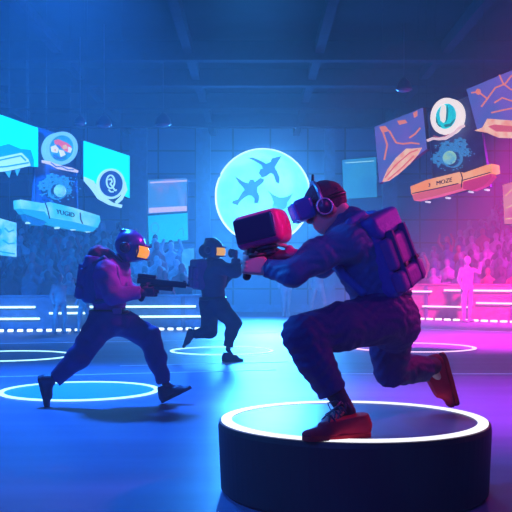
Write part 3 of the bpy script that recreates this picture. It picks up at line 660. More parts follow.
def shoe(parent, heel, toe, up, L, mu, ms, laces=None, high=.085, sole_t=.026, boot=0., name='shoe', fat=1.):
    """heel/toe: ends of the sole's underside; up: away from the sole"""
    x = unit(toe-heel); up = unit(up-x*(up@x)); M = frame(heel, x, up); w = L*.17
    V = Vox((-.05,-w-.03,-.01), (L+.04,w+.03,high+boot+.06), .004)
    V.cone((L*.15,0,.045), (L*.22,0,high+boot), .05, .042, .02); V.cone((L*.2,0,.045), (L*.62,0,.04), .05, .046, .03, (A(0,1,0), .95))
    V.cone((L*.2,0,high*.9), (L*.58,0,.045), .04, .026, .03); V.cone((L*.62,0,.03), (L*.86,0,.022), .044, .036, .03, (A(0,0,1), .62))
    V.slab((0,0,sole_t*.7), (0,0,-1)); V.slab((0,0,high+boot), (.12,0,1))
    p_, q_ = V.raw(2); p_ = p_*A(1, .5+.5*fat, fat); o = link(name, rawmesh(name, (p_, q_)), mu, parent, M)
    V = Vox((-.05,-w-.04,-.01), (L+.05,w+.04,.06), .004)
    V.cone((L*.17,0,.013), (L*.5,0,.013), .054, .046, .01, (A(0,0,1), 10)); V.cone((L*.45,0,.013), (L*.83,0,.013), .046, .045, .02, (A(0,0,1), 10))
    V.slab((0,0,sole_t), (0,0,1)); V.slab((0,0,.0), (0,0,-1))
    vobj('sole', V, ms, o, M, 1)
    if laces:
        bm = bmesh.new()
        for i in range(4):
            t = .36+.075*i; z = .045+high*.9-(t-.18)*L*.0-.0-.048*(t-.36)*4.2; z = max(z, .06)*fat
            tube(bm, [(L*t-.012,-.035,z-.018), (L*t,-.012,z+.004), (L*t+.01,.014,z+.004), (L*t+.022,.036,z-.018)], .0042, 6)
            tube(bm, [(L*t-.012,.035,z-.018), (L*t,.012,z+.006), (L*t+.01,-.014,z+.006), (L*t+.022,-.036,z-.018)], .0042, 6)
        z = (.03+high*.9)*fat
        for sy in (-1, 1):
            tube(bm, [(L*.36,0,z), (L*.46,sy*.02,z+.035), (L*.55,sy*.045,z+.022), (L*.5,sy*.05,z-.012), (L*.37,0,z)], .004, 6)
            tube(bm, [(L*.36,0,z), (L*.48,sy*.03,z-.004), (L*.56,sy*.06,z-.035)], .004, 6)
        bmobj('laces', bm, laces, o, M, True)
    return o

def helmet(parent, c, f, up, ms, mv, mf, z=1., lamp=False):
    f = unit(f); up = unit(up-f*(up@f)); l = np.cross(up, f); M = frame(c, f, up)
    V = Vox((-.2*z,-.17*z,-.2*z), (.22*z,.17*z,.2*z), .005)
    V.ell((-.008*z,0,.03*z), (.138*z,.115*z,.128*z)); V.ell((.035*z,0,-.06*z), (.1*z,.095*z,.085*z), k=.04)
    V.box((-.05*z,0,.085*z), (.07*z,.03*z,.075*z), rnd=.02*z, k=.03)
    V.ell((.01*z,0,.0), (.105*z,.09*z,.14*z), k=0, op='s'); V.box((.15*z,0,-.012*z), (.07*z,.085*z,.05*z), rnd=.02*z, op='s')
    V.slab((0,0,-.125*z), (.35,0,-1))
    o = vobj('helmet', V, ms, parent, M, 2)
    V = Vox((0,-.14*z,-.12*z), (.22*z,.14*z,.12*z), .004)
    V.ell((.06*z,0,-.012*z), (.115*z,.098*z,.09*z)); V.slab((.085*z,0,0), (-1,0,0)); V.box((.14*z,0,-.012*z), (.09*z,.088*z,.052*z), rnd=.02*z, op='i') if False else None
    V.slab((0,0,.042*z), (0,0,1)); V.slab((0,0,-.062*z), (0,0,-1))
    vobj('visor', V, mv, o, M, 1)
    bm = bmesh.new()
    for zz in (.048, -.068): tube(bm, [(.05*z+.125*z*math.cos(t), .1*z*math.sin(t), zz*z) for t in np.linspace(-1.25,1.25,14)], .008*z, 8)
    for sy in (-1, 1): tube(bm, [(.09*z, sy*.097*z, .052*z), (.1*z, sy*.1*z, -.01*z), (.09*z, sy*.097*z, -.072*z)], .009*z, 8)
    bmobj('visor_frame', bm, mf, o, M, True)
    for sy in (-1, 1):
        bm = bmesh.new(); tube(bm, [(-.02*z, sy*.108*z, .0), (-.02*z, sy*.135*z, .0)], [.05*z, .042*z], 20); tube(bm, [(-.02*z, sy*.135*z, .0), (-.02*z, sy*.142*z, .0)], [.026*z, .022*z], 16); bmobj('ear_guard', bm, mf, o, M, True)
    return o

def backpack(c, up, out, hw, hd, hh, m, mp, label, loops=None, web=None):
    """out = away from the wearer's back"""
    M = frame(c, out, up); hx, hy, hz = hd, hw, hh
    e = empty('backpack', c, label, 'backpack')
    V = Vox((-hx-.04,-hy-.04,-hz-.05), (hx+.08,hy+.04,hz+.06), .006)
    V.box((0,0,-.02), (hx,hy,hz-.02), rnd=.05); V.ell((-.01,0,hz-.07), (hx*1.02,hy*.96,.09), k=.04); V.folds(.0018)
    vobj('bag', V, m, e, M)
    V = Vox((hx-.06,-hy-.02,-hz-.04), (hx+.1,hy+.02,.04), .006)
    V.box((hx+.012,0,-hz*.62), (.036,hy*.95,hz*.26), rnd=.025); vobj('lower_pocket', V, mp, e, M)
    V = Vox((hx-.06,-hy-.02,-hz*.4), (hx+.1,hy+.02,hz*.6), .006)
    V.box((hx+.004,0,hz*.08), (.034,hy*.88,hz*.4), rnd=.022); vobj('front_pocket', V, mp, e, M)
    V = Vox((-hx-.03,-hy-.03,hz*.4), (hx+.07,hy+.03,hz+.08), .006)
    V.box((hx*.25,0,hz*.82), (hx*.92,hy*1.0,.05), rnd=.03); V.cone((hx*.98,-hy*.7,hz*.6), (hx*.98,hy*.7,hz*.6), .022, .022, .03); vobj('top_flap', V, m, e, M)
    ws = web or m
    for sy in (-1, 1):
        bm = bmesh.new(); box(bm, (hx*.99,sy*hy*.5-.012,-hz*.85), (hx+.053,sy*hy*.5+.012,hz*.62), .004); bmobj('buckle_strap', bm, ws, e, M)
        bm = bmesh.new(); box(bm, (hx+.048,sy*hy*.45-.018,-hz*.32), (hx+.062,sy*hy*.45+.018,-hz*.22), .003); bmobj('buckle', bm, BLACK, e, M)
    bm = bmesh.new(); tube(bm, [(-hx*.6,-.04,hz), (-hx*.6,-.03,hz+.035), (-hx*.6,.03,hz+.035), (-hx*.6,.04,hz)], .008, 8); bmobj('carry_loop', bm, ws, e, M, True)
    return e, M
def strap(parent, pts, w, m, name='shoulder_strap', flat=None):
    V = Vox(np.min(pts, 0)-w-.03, np.max(pts, 0)+w+.03, .006)
    for a, b in zip(pts, pts[1:]): V.cone(a, b, w, w, .01, flat)
    vobj(name, V, m, parent, None)

# ------------------------------------------------------------------ 1: the lunging person in the foreground
NAVYJ = CL('jacket_navy', (.03,.125,.3), bump=.2, rough=.55); TROU = CL('trousers_ink', (.018,.016,.14)); SOCK = CL('sock_dark', (.02,.015,.05))
RED = CL('shoe_red', (.42,.008,.035), rough=.75, bump=.15, spec=.08); SOLE = mat('sole_red', (.5,.012,.02), .7, spec=.08); LACE = mat('lace_navy', (.02,.02,.08), .6)
J = dict(pel=P(381,303,4.68), chest=P(357,246,4.62), neck=P(342,222,4.6), head=P(333,208,4.6), side=unit(A(.55,.83,0)),
         shL=P(346,243,4.46), elL=P(292,273.5,4.36), wrL=P(265.5,267,4.42), shR=P(362,236,4.76), elR=P(322,266,4.82), wrR=P(294,259,4.62),
         hipL=P(384,312,4.58), knL=P(303,333,4.34), anL=P(345,405,4.36), hipR=P(394,316,4.80), knR=P(391,370,4.98), anR=P(430,366,5.24))
hl, tl = P(371.5,437.0,4.335), P(299,441.5,4.18); hl[2] = tl[2] = PZ+.001
J['toL'] = (hl+3*tl)/4+A(0,0,.04); hr, tr = P(443.5,351,5.33), P(458.5,404,5.36); J['toR'] = hr*.3+tr*.7+A(-.05,0,.0)
per = empty('person', (pc[0], pc[1], PZ), 'person lunging in the foreground, VR headset, navy jacket, red shoes, aiming a red device', 'person')
lo, hi = bounds(J, .2); V = Vox(lo, hi, .0065)
limbs(V, J, .04, .93)
HF = A(-.92,-.14,-.36); HU = A(-.36,0,.92)
HC = P(326,208.5,4.6); R, q = head(V, HC, HF, HU, .98); V.cone(P(347,222,4.62), P(335,209,4.6), .062, .06, .02)
fd = unit(P(243,262,4.42)-J['wrL'])
hL = hand(J['wrL']+A(-.0,0,.0), A(-.95,-.1,.12), A(-.15,-.97,.1), A(.1,.1,1), 1.12, (55,75,45), (.5,.6,-.45))
hR = hand(J['wrR']+A(.0,0,0), A(-.9,-.4,.1), A(.2,.85,-.1), A(0,0,1), 1.0, (50,70,45))
vobj('body', V, SKIN, per, None, 2, (hL, hR))
# jacket
V = Vox(lo, hi, .0065)
V.cone(P(380,292,4.66), P(360,250,4.62), .142, .155, .05, (J['side'], 1.15)); V.cone(P(360,250,4.62), P(347,226,4.6), .14, .09, .06)
V.cone(P(355,236,4.6), J['shL']+A(.015,0,0), .1, .084, .06); V.cone(P(355,236,4.62), J['shR'], .105, .085, .05)
V.cone(J['shL'], P(316,256.5,4.41), .086, .08, .04); V.cone(P(316,256.5,4.41), J['elL'], .08, .062, .03); V.cone(J['elL'], P(268.5,268,4.42), .062, .046, .03)
V.cone(J['shR'], J['elR'], .08, .06, .03); V.cone(J['elR'], P(296,260,4.65), .058, .042, .02)
V.cone(P(352,221,4.7), P(338,222,4.62), .05, .05, .03); V.cone(P(352,221,4.56), P(336,231,4.5), .042, .03, .03); V.cone(P(336,231,4.5), P(329,235,4.56), .03, .026, .02); V.cone(P(350,217,4.62), P(353,222,4.58), .05, .05, .03)
V.folds(.0032, 2.1)
V.cut(P(266,267,4.42), unit(J['wrL']-J['elL']), .075); V.cut(P(295,260,4.64), unit(J['wrR']-J['elR']), .07)
V.slab(P(383,306,4.68), A(.25,0,-1))
vobj('jacket', V, NAVYJ, per)
bm = bmesh.new(); cc = P(381,299,4.67); uu = unit(J['chest']-J['pel']); s1 = J['side']; f1 = np.cross(s1, uu)
tube(bm, [cc+s1*.172*math.cos(t)+f1*.15*math.sin(t) for t in np.linspace(0, 2*math.pi, 40, endpoint=False)], .017, 8, True); bmobj('jacket_hem', bm, CL('hem_navy', (.03,.05,.16)), per, smooth=True)
# trousers
V = Vox(lo, hi, .0065)
V.cone(P(382,300,4.67), P(385,316,4.68), .142, .145, .04, (J['side'], 1.15)); V.ell(P(395,327,4.72), (.125,.15,.13), k=.06)
V.cone(P(383,318,4.58), P(340,327,4.44), .128, .112, .05); V.cone(P(340,327,4.44), P(304,334.5,4.345), .112, .094, .04)
V.cone(P(301.5,334.5,4.34), P(315,362,4.345), .094, .088, .03); V.cone(P(316,362,4.345), P(334,394,4.355), .088, .068, .02)
V.cone(J['hipR'], P(390,350,4.9), .125, .1, .05); V.cone(P(390,350,4.9), J['knR'], .1, .09, .04); V.cone(J['knR'], P(428,368,5.23), .09, .074, .03)
V.folds(.0038, 1.9)
V.cut(P(333,392,4.355), unit(P(345,408,4.36)-J['knL']), .11); V.cut(P(424,368,5.2), unit(J['anR']-J['knR']), .1)
V.slab(P(382,296,4.67), A(-.25,0,1)) if False else None
vobj('trousers', V, TROU, per)
V = Vox(lo, hi, .0065); V.cone(P(331,385,4.355), P(347,412,4.36), .05, .043, .0); vobj('sock', V, SOCK, per); V = Vox(lo, hi, .0065); V.cone(P(421,368,5.18), P(433,366,5.26), .05, .05, .0); vobj('sock', V, SOCK, per)
bm = bmesh.new(); cc = P(381.5,307,4.68); tube(bm, [cc+s1*.176*math.cos(t)+f1*.152*math.sin(t) for t in np.linspace(0, 2*math.pi, 40, endpoint=False)], .014, 8, True); bmobj('belt', bm, BLACK, per, smooth=True)
shoe(per, hl, tl, A(0,0,1), float(np.linalg.norm(tl-hl)), RED, SOLE, LACE, .1, fat=1.15)
shoe(per, hr, tr, A(-.95,-.1,-.1), float(np.linalg.norm(tr-hr))*1.06, RED, SOLE, None, .1, fat=1.65)
# beanie, headset, headphones
f = unit(HF); up = unit(HU-f*(HU@f)); HM = frame(HC, f, up)
V = Vox((-.15,-.12,-.1), (.14,.12,.18), .004); V.ell((-.012,0,.04), (.108,.088,.1)); V.slab((0,0,-.006), (.42,0,-1)) ; V.slab((0,0,-.05), (-.1,0,-1)); V.folds(.001, 3.)
vobj('beanie', V, CL('beanie_wine', (.13,.02,.07), bump=.5, bscale=120.), per, HM)
V = Vox((.03,-.12,-.1), (.22,.12,.12), .004); V.box((.115,0,.034), (.05,.084,.054), rnd=.022); V.ell((.06,0,-.012), (.05,.07,.09), k=0, op='s'); V.ell((.155,0,-.045), (.06,.03,.045), k=0.01, op='s')
hs = vobj('vr_headset', V, mat('headset_blue', (.015,.09,.38), .28, coat=.5), per, HM)
V = Vox((.14,-.1,-.08), (.2,.1,.1), .004); V.box((.164,0,.035), (.008,.076,.046), rnd=.007); vobj('front_cover', V, mat('headset_cover', (.01,.22,.75), .18, coat=.8), hs, HM)
bm = bmesh.new()
for k in range(24):
    pass
tube(bm, [(.0+.104*math.cos(t)-.008, .093*math.sin(t), .04) for t in np.linspace(0,2*math.pi,40,endpoint=False)], .012, 8, True); bmobj('head_strap', bm, BLACK, hs, HM, True)
hp = None
bm = bmesh.new(); tube(bm, [(.03-.012*math.sin(t), .098*math.cos(t), .035+.108*math.sin(t)) for t in np.linspace(-.15, math.pi+.15, 30)], .0115, 8); hp = bmobj('headphones', bm, mat('headband_steel', (.3,.42,.6), .3, .6), per, HM, True)
for sy in (-1, 1):
    bm = bmesh.new(); tube(bm, [(.028, sy*.078, .008), (.028, sy*.108, .008)], [.045,.041], 28); bmobj('ear_cup', bm, mat('cup_navy', (.015,.025,.12), .35), hp, HM, True)
    bm = bmesh.new(); tube(bm, [(.028+.039*math.cos(t), sy*.109, .008+.039*math.sin(t)) for t in np.linspace(0, 6.283, 32, endpoint=False)], .0042, 6, True); bmobj('cup_ring', bm, mat('cup_ring', (.45,.6,.8), .3, .5), hp, HM, True)
bm = bmesh.new(); tube(bm, [(.018,0,.14), (.0,0,.182)], [.008,.006], 8); bmobj('antenna', bm, BLACK, hp, HM, True)

# backpack of the lunging person
th = math.radians(36); bup = unit(P(372,216,4.66)-P(402,292,4.7)); bout = unit(A(math.cos(th), -math.sin(th), .25)); 
PURP = CL('pack_violet', (.2,.07,.34), rough=.6); PACKN = CL('pack_navy', (.05,.07,.4), rough=.6)
bp, BM_ = backpack(P(382.5,257,4.62), bup, bout, .155, .088, .205, PACKN, PURP, 'dark navy and violet backpack worn by the lunging person in the foreground', web=CL('web_violet', (.1,.04,.2)))
strap(bp, [P(362,214,4.55), P(350,222,4.47), P(338,240,4.41), P(334,258,4.45), P(343,275,4.5), P(362,292,4.52), P(380,290,4.56)], .021, CL('strap_blue', (.04,.15,.45)))
strap(bp, [P(374,214,4.72), P(362,216,4.8), P(350,236,4.86), P(352,262,4.86), P(372,285,4.8)], .021, CL('strap_blue', (.04,.15,.45)))

# the device in the left hand
a_ = math.radians(20); ro = math.radians(13)
dx = A(math.cos(a_)*math.cos(ro), -math.sin(a_)*math.cos(ro)*-1*-1, math.sin(ro)); dx = unit(A(math.cos(a_), -math.sin(a_), 0)*math.cos(ro)+A(0,0,math.sin(ro)))
dn = unit(np.cross(A(0,0,1), dx)); dn = dn if dn[1] > 0 else -dn     # dn: away from the viewer
DCc = P(261.5,229.5,4.46); DM = frame(DCc, dx, unit(np.cross(dx, dn)))
dv = empty('goggle_device', DCc, 'bulky red goggle shaped device with a dark front screen, held up by the lunging person', 'device')
PINK = mat('device_red', (.7,.015,.2), .3, coat=.4); DSCR = mat('device_screen', (.012,.02,.09), .2, coat=.6)
V = Vox((-.2,-.15,-.13), (.2,.17,.13), .005); V.box((-.004,.02,0), (.122,.085,.083), rnd=.035); V.ell((.082,.03,-.005), (.05,.08,.07), k=.03); V.ell((.136,.035,0), (.018,.045,.035), k=.01, op='s')
vobj('housing', V, PINK, dv, DM)
V = Vox((-.17,-.13,-.12), (.17,.02,.12), .004); V.box((-.012,-.06,.006), (.104,.012,.062), rnd=.011); vobj('front_screen', V, DSCR, dv, DM)
bm = bmesh.new(); box(bm, (-.1,-.03,-.0825), (.09,.07,-.078), .002); bmobj('base_plate', bm, BLACK, dv, DM)
for zz, r, o in ((-.092,.055,0.), (-.108,.036,.0), (-.122,.048,.01)):
    bm = bmesh.new(); lathe(bm, [(0,zz-.008), (r*.9,zz-.008), (r,zz-.003), (r,zz+.004), (r*.9,zz+.009), (0,zz+.009)], 24, (o,.02,0)); bmobj('mount_disc', bm, DARKPL, dv, DM, False)
V = Vox((-.13,-.06,-.2), (.2,.1,-.1), .004); V.cone((-.07,.02,-.14), (.09,.02,-.15), .02, .026, .01); V.cone((.05,.02,-.15), (.15,.02,-.17), .03, .024, .02); V.box((.0,.02,-.152), (.06,.026,.018), rnd=.008, k=.01); vobj('grip_body', V, mat('grip_wine', (.16,.01,.06), .35), dv, DM)
V = Vox((.05,-.05,-.19), (.2,.1,-.1), .004); V.cone((.1,.02,-.148), (.155,.02,-.158), .028, .024, .01); V.ell((.115,.02,-.118), (.014,.014,.014)); vobj('side_knob', V, PINK, dv, DM)
g0 = J['wrL']+A(-.085,.03,.06); V = Vox(g0-.16, g0+.16, .004); V.cone(g0+A(.02,.0,.05), g0+A(-.005,0,-.105), .019, .021, .01); V.cone(g0+A(.02,0,.05), DCc+A(-.0,.03,-.135), .016, .018, .01); vobj('handle', V, BLACK, dv)
bm = bmesh.new(); tube(bm, [P(249,256,4.4), P(266,254.5,4.42)], [.012,.012], 10); bmobj('trigger_bar', bm, BLACK, dv, None, True)

# ------------------------------------------------------------------ 2: runner with a pistol
D = 8.14
WINE = CL('jacket_wine', (.26,.03,.32)); TR2 = CL('trousers_navy', (.025,.018,.2)); BOOT = CL('boot_dark', (.03,.03,.09), rough=.5); BSOLE = mat('boot_sole', (.02,.02,.05), .6)
J = dict(pel=P(110,315,D), chest=P(108,278,D), neck=P(118,262,D), head=P(130,248,D), side=A(.1,-1,0),
         shR=P(106,272,D-.17), elR=P(113,296,D-.26), wrR=P(142,291,D-.13), shL=P(118,270,D+.16), elL=P(128,293,D+.2), wrL=P(147,290,D+.0),
         hipR=P(105,320,D-.08), knR=P(79,357,D-.12), anR=P(51,381,D-.1), hipL=P(117,320,D+.08), knL=P(150,337,D+.1), anL=P(166,385,D+.08))
hR_, tR_ = P(38,376,D-.1), P(44.5,403.5,D-.1); hL_, tL_ = P(162,403.5,D+.08), P(193,388,D+.06)
hL_[2] = max(hL_[2], .002); J['toR'] = hR_*.4+tR_*.6+A(.04,0,0); J['toL'] = hL_*.4+tL_*.6+A(0,0,.04)
per = empty('person', P(110,405,D), 'person running at left in helmet with orange visor and wine jacket, pointing a pistol', 'person')
per.location.z = 0
lo, hi = bounds(J, .2); V = Vox(lo, hi, .009); limbs(V, J, .04, .9); head(V, P(131,248,D), A(.97,-.12,-.22), A(.22,0,.97), .9)
h1 = hand(P(142,292,D-.1), A(.95,.1,.05), A(-.05,-.9,-.3), A(.0,-.2,1), 1.05, (45,60,40), h=.004); h2 = hand(P(147,292.5,D+.05), A(.95,-.15,.0), A(0,.8,-.5), A(0,.2,1), 1.0, (45,60,40), h=.004)
vobj('body', V, SKIN, per, None, 2, (h1, h2)) if False else vobj('body', V, mat('glove_skin', (.1,.03,.09), .6), per, None, 2, (h1, h2))
V = Vox(lo, hi, .009)
V.cone(P(109,306,D), P(108,280,D), .145, .17, .06, (J['side'], 1.2)); V.cone(P(108,280,D), P(115,265,D), .155, .1, .06)
V.cone(P(110,272,D), J['shR'], .12, .1, .05); V.cone(P(112,272,D), J['shL'], .12, .1, .05)
V.cone(J['shR'], J['elR'], .098, .082, .03); V.cone(J['elR'], P(143,291.5,D-.12), .08, .05, .03); V.cone(J['shL'], J['elL'], .09, .075, .03); V.cone(J['elL'], P(145,291,D+.03), .07, .052, .03)
V.cone(P(112,262,D-.1), P(124,266,D-.02), .05, .045, .03); V.cone(P(112,262,D+.1), P(124,266,D+.02), .05, .045, .03)
V.folds(.006, .75); V.slab(P(108,312,D), A(0,0,-1)); V.cut(P(141,291,D-.12), A(1,0,0), .09); vobj('jacket', V, WINE, per)
V = Vox(lo, hi, .009); V.ell(P(99,252,D), (.085,.11,.05)); V.cone(P(93,256,D-.06), P(110,258,D-.07), .055, .05, .03); V.cone(P(106,253,D+.08), P(120,262,D+.05), .045, .04, .03); V.cone(P(106,253,D-.08), P(120,264,D-.07), .045, .035, .03); V.cone(P(97,252,D-.08), P(97,252,D+.08), .055, .055, .03); V.folds(.004, 1.); vobj('hood', V, CL('hood_plum', (.11,.025,.1)), per)
V = Vox(lo, hi, .009)
V.cone(P(109,310,D), P(110,320,D), .148, .15, .05, (J['side'], 1.15)); V.cone(J['hipR'], J['knR'], .142, .1, .05); V.cone(J['knR'], P(56,379,D-.1), .1, .068, .04)
V.cone(J['hipL'], J['knL'], .135, .1, .05); V.cone(J['knL'], P(156,358,D+.09), .1, .09, .03); V.cone(P(156,358,D+.09), P(165,384,D+.08), .09, .062, .03); V.folds(.006, .75)
V.slab(P(108,310.5,D), A(0,0,1)); V.cut(P(55,378,D-.1), unit(J['anR']-J['knR']), .1); V.cut(P(164,383,D+.08), A(.3,0,-1), .1); vobj('trousers', V, TR2, per)
cc = P(109,311.5,D); bm = bmesh.new(); tube(bm, [cc+A(.158*math.cos(t), .178*math.sin(t), 0) for t in np.linspace(0, 6.283, 36, endpoint=False)], .02, 8, True); be = bmobj('belt', bm, BLACK, per, None, True)
bm = bmesh.new(); p = P(117,311,D-.165); box(bm, p-A(.04,.02,.025), p+A(.04,.01,.025), .006); bmobj('buckle', bm, mat('buckle_plum', (.35,.12,.3), .3, .5), be)
shoe(per, hR_, tR_, A(.97,0,.24), .3, BOOT, BSOLE, None, .1, .03, .04, 'boot'); shoe(per, hL_, tL_, A(.45,0,.9), .31, BOOT, BSOLE, None, .1, .03, .05, 'boot')
HEL = mat('helmet_indigo', (.05,.05,.28), .3, coat=.5); VIS = mat('visor_orange', (.4,.12,.01), .25, emit=(1,.40,.0), es=.95); FR = mat('helmet_trim', (.02,.02,.07), .35)
helmet(per, P(130.5,248.5,D), A(.97,-.14,-.2), A(.2,0,.98), HEL, VIS, FR, 1.0)
backpack(P(91.5,280,D), unit(A(.14,0,1)), unit(A(-.97,-.2,.14)), .165, .075, .2, CL('pack_indigo', (.04,.06,.3)), CL('pack_indigo_pocket', (.05,.05,.3)), 'indigo backpack on the back of the runner holding a pistol')
bp2 = [o for o in C.objects if o.name == 'backpack.001'][0]
strap(bp2, [P(94,264,D-.17), P(104,258,D-.18), P(116,268,D-.19), P(119,285,D-.21), P(110,300,D-.2), P(96,302,D-.16)], .02, CL('strap_indigo', (.07,.07,.2)))
# pistol
GM = frame(P(160,283.5,D-.06), A(.99,-.02,-.105), A(.105,0,.99)); gn = empty('pistol', P(160,283.5,D-.06), 'dark long barrelled pistol aimed to the right by the runner at left', 'pistol')
GUN = mat('gun_dark', (.015,.02,.05), .35, .4)
bm = bmesh.new(); box(bm, (-.2,-.028,-.018), (.235,.028,.036), .008); bmobj('slide', bm, GUN, gn, GM)
bm = bmesh.new(); box(bm, (-.17,-.025,-.058), (.12,.025,-.0185), .008); bmobj('lower_frame', bm, GUN, gn, GM)
bm = bmesh.new(); box(bm, (-.2,-.02,.0365), (-.04,.02,.068), .006); bmobj('rear_sight', bm, GUN, gn, GM)
bm = bmesh.new(); box(bm, (.2,-.006,.0365), (.225,.006,.048), .002); bmobj('front_sight', bm, GUN, gn, GM)
V = Vox((-.2,-.04,-.2), (0,.04,0), .005); V.cone((-.11,0,-.04), (-.15,0,-.15), .024, .027, 0); vobj('grip', V, GUN, gn, GM)
bm = bmesh.new(); tube(bm, [(-.08,0,-.04), (-.075,0,-.085), (-.02,0,-.09), (0,0,-.045)], .006, 8); tube(bm, [(-.055,0,-.04), (-.05,0,-.07)], .005, 6); bmobj('trigger_guard', bm, GUN, gn, GM, True)
bm = bmesh.new(); tube(bm, [(.235,0,.012), (.262,0,.012)], .014, 14); bmobj('barrel', bm, GUN, gn, GM, True)

# ------------------------------------------------------------------ 3: runner farther back
D = 12.6
BLUJ = CL('jacket_blue', (.018,.03,.1)); TR3 = CL('trousers_blue', (.012,.018,.08))
J = dict(pel=P(213,300,D), chest=P(212,274,D), neck=P(213,261,D), head=P(214,252,D), side=A(.15,-1,0),
         shR=P(218,266,D-.19), elR=P(236,272,D-.22), wrR=P(235.5,258,D-.15), shL=P(213,266,D+.19), elL=P(222,282,D+.25), wrL=P(230,275,D+.2),
         hipL=P(209,303,D+.08), knL=P(210,331,D+.1), anL=P(192,335,D+.12), hipR=P(217,304,D-.08), knR=P(234,323,D-.12), anR=P(228,349,D-.1))
hR_, tR_ = P(222,361,D-.1), P(242,361,D-.12); hR_[2] = tR_[2] = .002
hL_, tL_ = P(188.5,328,D+.12), P(182,348,D+.12); J['toR'] = hR_*.4+tR_*.6+A(0,0,.04); J['toL'] = hL_*.5+tL_*.5+A(.04,0,0)
per = empty('person', (J['pel'][0], D, 0), 'person running in the middle distance in blue, yellow visored helmet, one fist raised', 'person')
lo, hi = bounds(J, .2); V = Vox(lo, hi, .011); limbs(V, J, .04, .92); head(V, P(214,251,D), A(.97,-.3,-.05), A(0,0,1), .95)
h1 = hand(P(235.5,258,D-.15), A(0,0,1), A(.9,-.4,0), A(-.4,-.9,0), 1.1, (60,70,40), h=.005); h2 = hand(P(230,275,D+.2), A(.7,0,.5), A(0,.9,0), A(0,0,1), 1., (60,70,40), h=.005)
vobj('body', V, mat('glove_indigo', (.04,.04,.13), .6), per, None, 2, (h1, h2))
V = Vox(lo, hi, .011); V.cone(P(213,296,D), P(213,276,D), .155, .185, .06, (J['side'], 1.2)); V.cone(P(213,276,D), P(213,263,D), .17, .1, .06)
for s_ in 'RL': V.cone(P(213,270,D), J['sh'+s_], .12, .1, .05); V.cone(J['sh'+s_], J['el'+s_], .098, .08, .03); V.cone(J['el'+s_], J['wr'+s_], .08, .058, .03)
V.cone(P(209,262,D-.06), P(219,263,D-.06), .05, .045, .03); V.folds(.007, .6); V.slab(P(213,300,D), A(0,0,-1)); V.cut(P(235.5,258.5,D-.15), A(0,0,1), .1); vobj('jacket', V, BLUJ, per)
V = Vox(lo, hi, .011); V.cone(P(213,298,D), P(213,304,D), .158, .165, .05, (J['side'], 1.1))
for s_, cl in (('R', P(228,346,D-.1)), ('L', P(194,334.5,D+.12))): V.cone(J['hip'+s_], J['kn'+s_], .145, .1, .05); V.cone(J['kn'+s_], cl, .1, .068, .04); V.cut(cl, unit(cl-J['kn'+s_]), .1)
V.folds(.007, .6); V.slab(P(213,297,D), A(0,0,1)); vobj('trousers', V, TR3, per)
bm = bmesh.new(); cc = P(213,298.5,D); tube(bm, [cc+A(.172*math.cos(t), .188*math.sin(t), 0) for t in np.linspace(0, 6.283, 32, endpoint=False)], .022, 8, True); bmobj('belt', bm, BLACK, per, None, True)
shoe(per, hR_, tR_, A(0,0,1), .3, BOOT, BSOLE, None, .1, .03, .03, 'boot'); shoe(per, hL_, tL_, A(.9,0,-.3), .29, BOOT, BSOLE, None, .1, .03, .03, 'boot')
VISY = mat('visor_yellow', (.4,.15,.02), .25, emit=(1,.5,.03), es=.8)
helmet(per, P(213,250.5,D), A(.9,-.42,-.05), A(0,0,1), mat('helmet_blue', (.025,.03,.12), .3, coat=.5), VISY, FR, 1.06)
V = Vox(P(203,258,D)-.3, P(203,240,D)+.3, .01); V.ell(P(206,251,D+.02), (.1,.11,.1)); V.ell(P(203.5,250,D), (.05,.07,.06), k=.03); vobj('hair', V, mat('hair_dark', (.02,.025,.07), .7), per)
backpack(P(200,275,D), A(.05,0,1), unit(A(-.93,-.36,0)), .17, .085, .2, CL('pack_plum', (.22,.02,.2)), CL('pack_plum_pocket', (.32,.03,.26)), 'plum coloured backpack on the back of the farther runner in blue')
mcx = P(230.5,253,D-.16); mi = empty('microphone', mcx, 'small black microphone by the visor of the farther runner, before the fist', 'microphone')
bm = bmesh.new(); bmesh.ops.create_uvsphere(bm, u_segments=16, v_segments=10, radius=.045)
for v in bm.verts: v.co = Vector((v.co.x*.75, v.co.y*.75, v.co.z*1.35))+Vector(mcx)
bmobj('foam_head', bm, BLACK, mi, None, True)
bm = bmesh.new(); tube(bm, [mcx-A(0,0,.05), P(235,256.5,D-.16)], [.014,.012], 8); bmobj('stem', bm, DARKPL, mi, None, True)
# ================================================================== light, haze, colour management
def lamp(kind, name, loc, col, energy, target=None, size=1., spot=60, blend=.6, spread=180):
    l = bpy.data.lights.new(name, kind); l.color = col; l.energy = energy
    if kind == 'AREA': l.shape = 'DISK'; l.size = size; l.spread = math.radians(spread)
    if kind == 'SPOT': l.spot_size = math.radians(spot); l.spot_blend = blend; l.shadow_soft_size = size
    if kind == 'POINT': l.shadow_soft_size = size
    o = bpy.data.objects.new(name, l); C.objects.link(o); o.location = loc
    if target is not None: o.rotation_euler = (Vector(target)-Vector(loc)).to_track_quat('-Z', 'Y').to_euler()
    return o
lamp('AREA', 'moon_glow', (.3, 28.6, 3.8), (.04,.33,1), 1500, (-.5,14,-1.), 2.6, spread=105)
lamp('SPOT', 'wash_blue_left', (-5.2, 8.2, 6.2), (.012,.24,1), 17500, (-4.6,21.5,.5), .4, 40, 1.)  # unseen spot added to wash the left stand blue
lamp('SPOT', 'wash_blue_middle', (0, 11, 6.3), (.03,.32,1), 15500, (-.3,25,1.), .5, 36, 1.)  # unseen spot added to brighten the middle and back wall
lamp('SPOT', 'wash_blue_floor', (-2.4, 11.0, 6.3), (.015,.2,1), 10500, (-1.9,8.6,0), .4, 74, 1.)  # unseen spot added for blue on the left floor
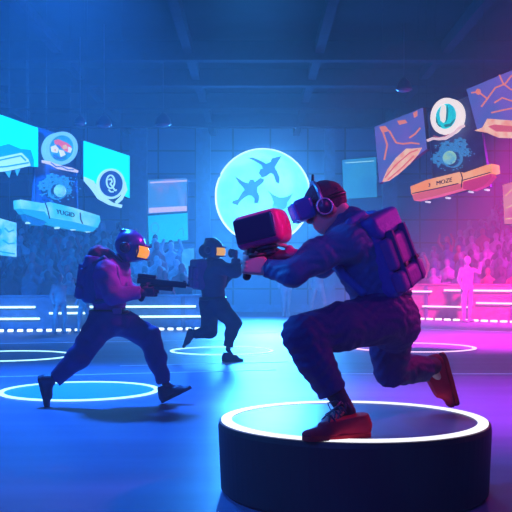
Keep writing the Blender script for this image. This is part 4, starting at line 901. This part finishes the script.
lamp('SPOT', 'wash_pink', (6.2, 17, 5.9), (1,.008,.38), 36000, (6.4,25,.1), .3, 46, 1.)  # unseen spot for the pink on the right stand
lamp('SPOT', 'wash_pink_floor', (7.0, 16, 5.9), (1,.01,.45), 30000, (4.2,17,0), .3, 60, 1.)  # unseen spot for the pink across the right floor
lamp('SPOT', 'rim_pink', (4.2, 7.4, 3.4), (1,.03,.42), 700, (.62,4.7,1.3), .25, 30)
lamp('SPOT', 'rim_pink_low', (3.8, 5.4, 1.9), (1,.03,.2), 26, (1.,5.2,.6), .2, 34)
lamp('SPOT', 'rim_magenta_left', (1.7, 8.2, 3.3), (.8,.03,.7), 900, (-1.2,8.1,1.3), .2, 14)
lamp('SPOT', 'device_pink', (1.7, 3.4, 2.7), (1,.03,.45), 200, (.05,4.45,1.34), .1, 11)  # unseen spot added to light the device's right side pink
lamp('SPOT', 'rim_violet_side', (4.6,4.3,2.7), (.95,.04,.7), 260, (.78,4.6,1.2), .2, 17)
lamp('SPOT', 'key_blue', (-3.4, 5.2, 3.2), (.02,.28,1), 800, (.2,4.5,1.1), .4, 40)
lamp('SPOT', 'wash_violet_floor', (3.6, 7.5, 5.6), (.8,.03,.8), 5200, (2.6,8.2,0), .3, 56, 1.)  # unseen spot added to turn the near right floor violet
lamp('AREA', 'fill_blue', (-1.6, -1.5, 3.6), (.05,.13,1), 185, (0,6,1), 2.)
w = bpy.data.worlds.new('arena_haze'); S.world = w; w.use_nodes = True; nt = w.node_tree
nt.nodes['Background'].inputs['Color'].default_value = (.01,.03,.12,1); nt.nodes['Background'].inputs['Strength'].default_value = 1
vs = nt.nodes.new('ShaderNodeVolumeScatter'); vs.inputs['Color'].default_value = (.8,.9,1,1); vs.inputs['Density'].default_value = .0145; vs.inputs['Anisotropy'].default_value = .2
nt.links.new(vs.outputs[0], nt.nodes['World Output'].inputs['Volume'])
S.view_settings.view_transform = 'Standard'; S.view_settings.look = 'None'; S.view_settings.exposure = 0.; S.view_settings.gamma = 1.; S.view_settings.use_curve_mapping = False
S.cycles.volume_bounces = 0; S.cycles.max_bounces = 5; S.cycles.use_denoising = True
bpy.context.view_layer.update()
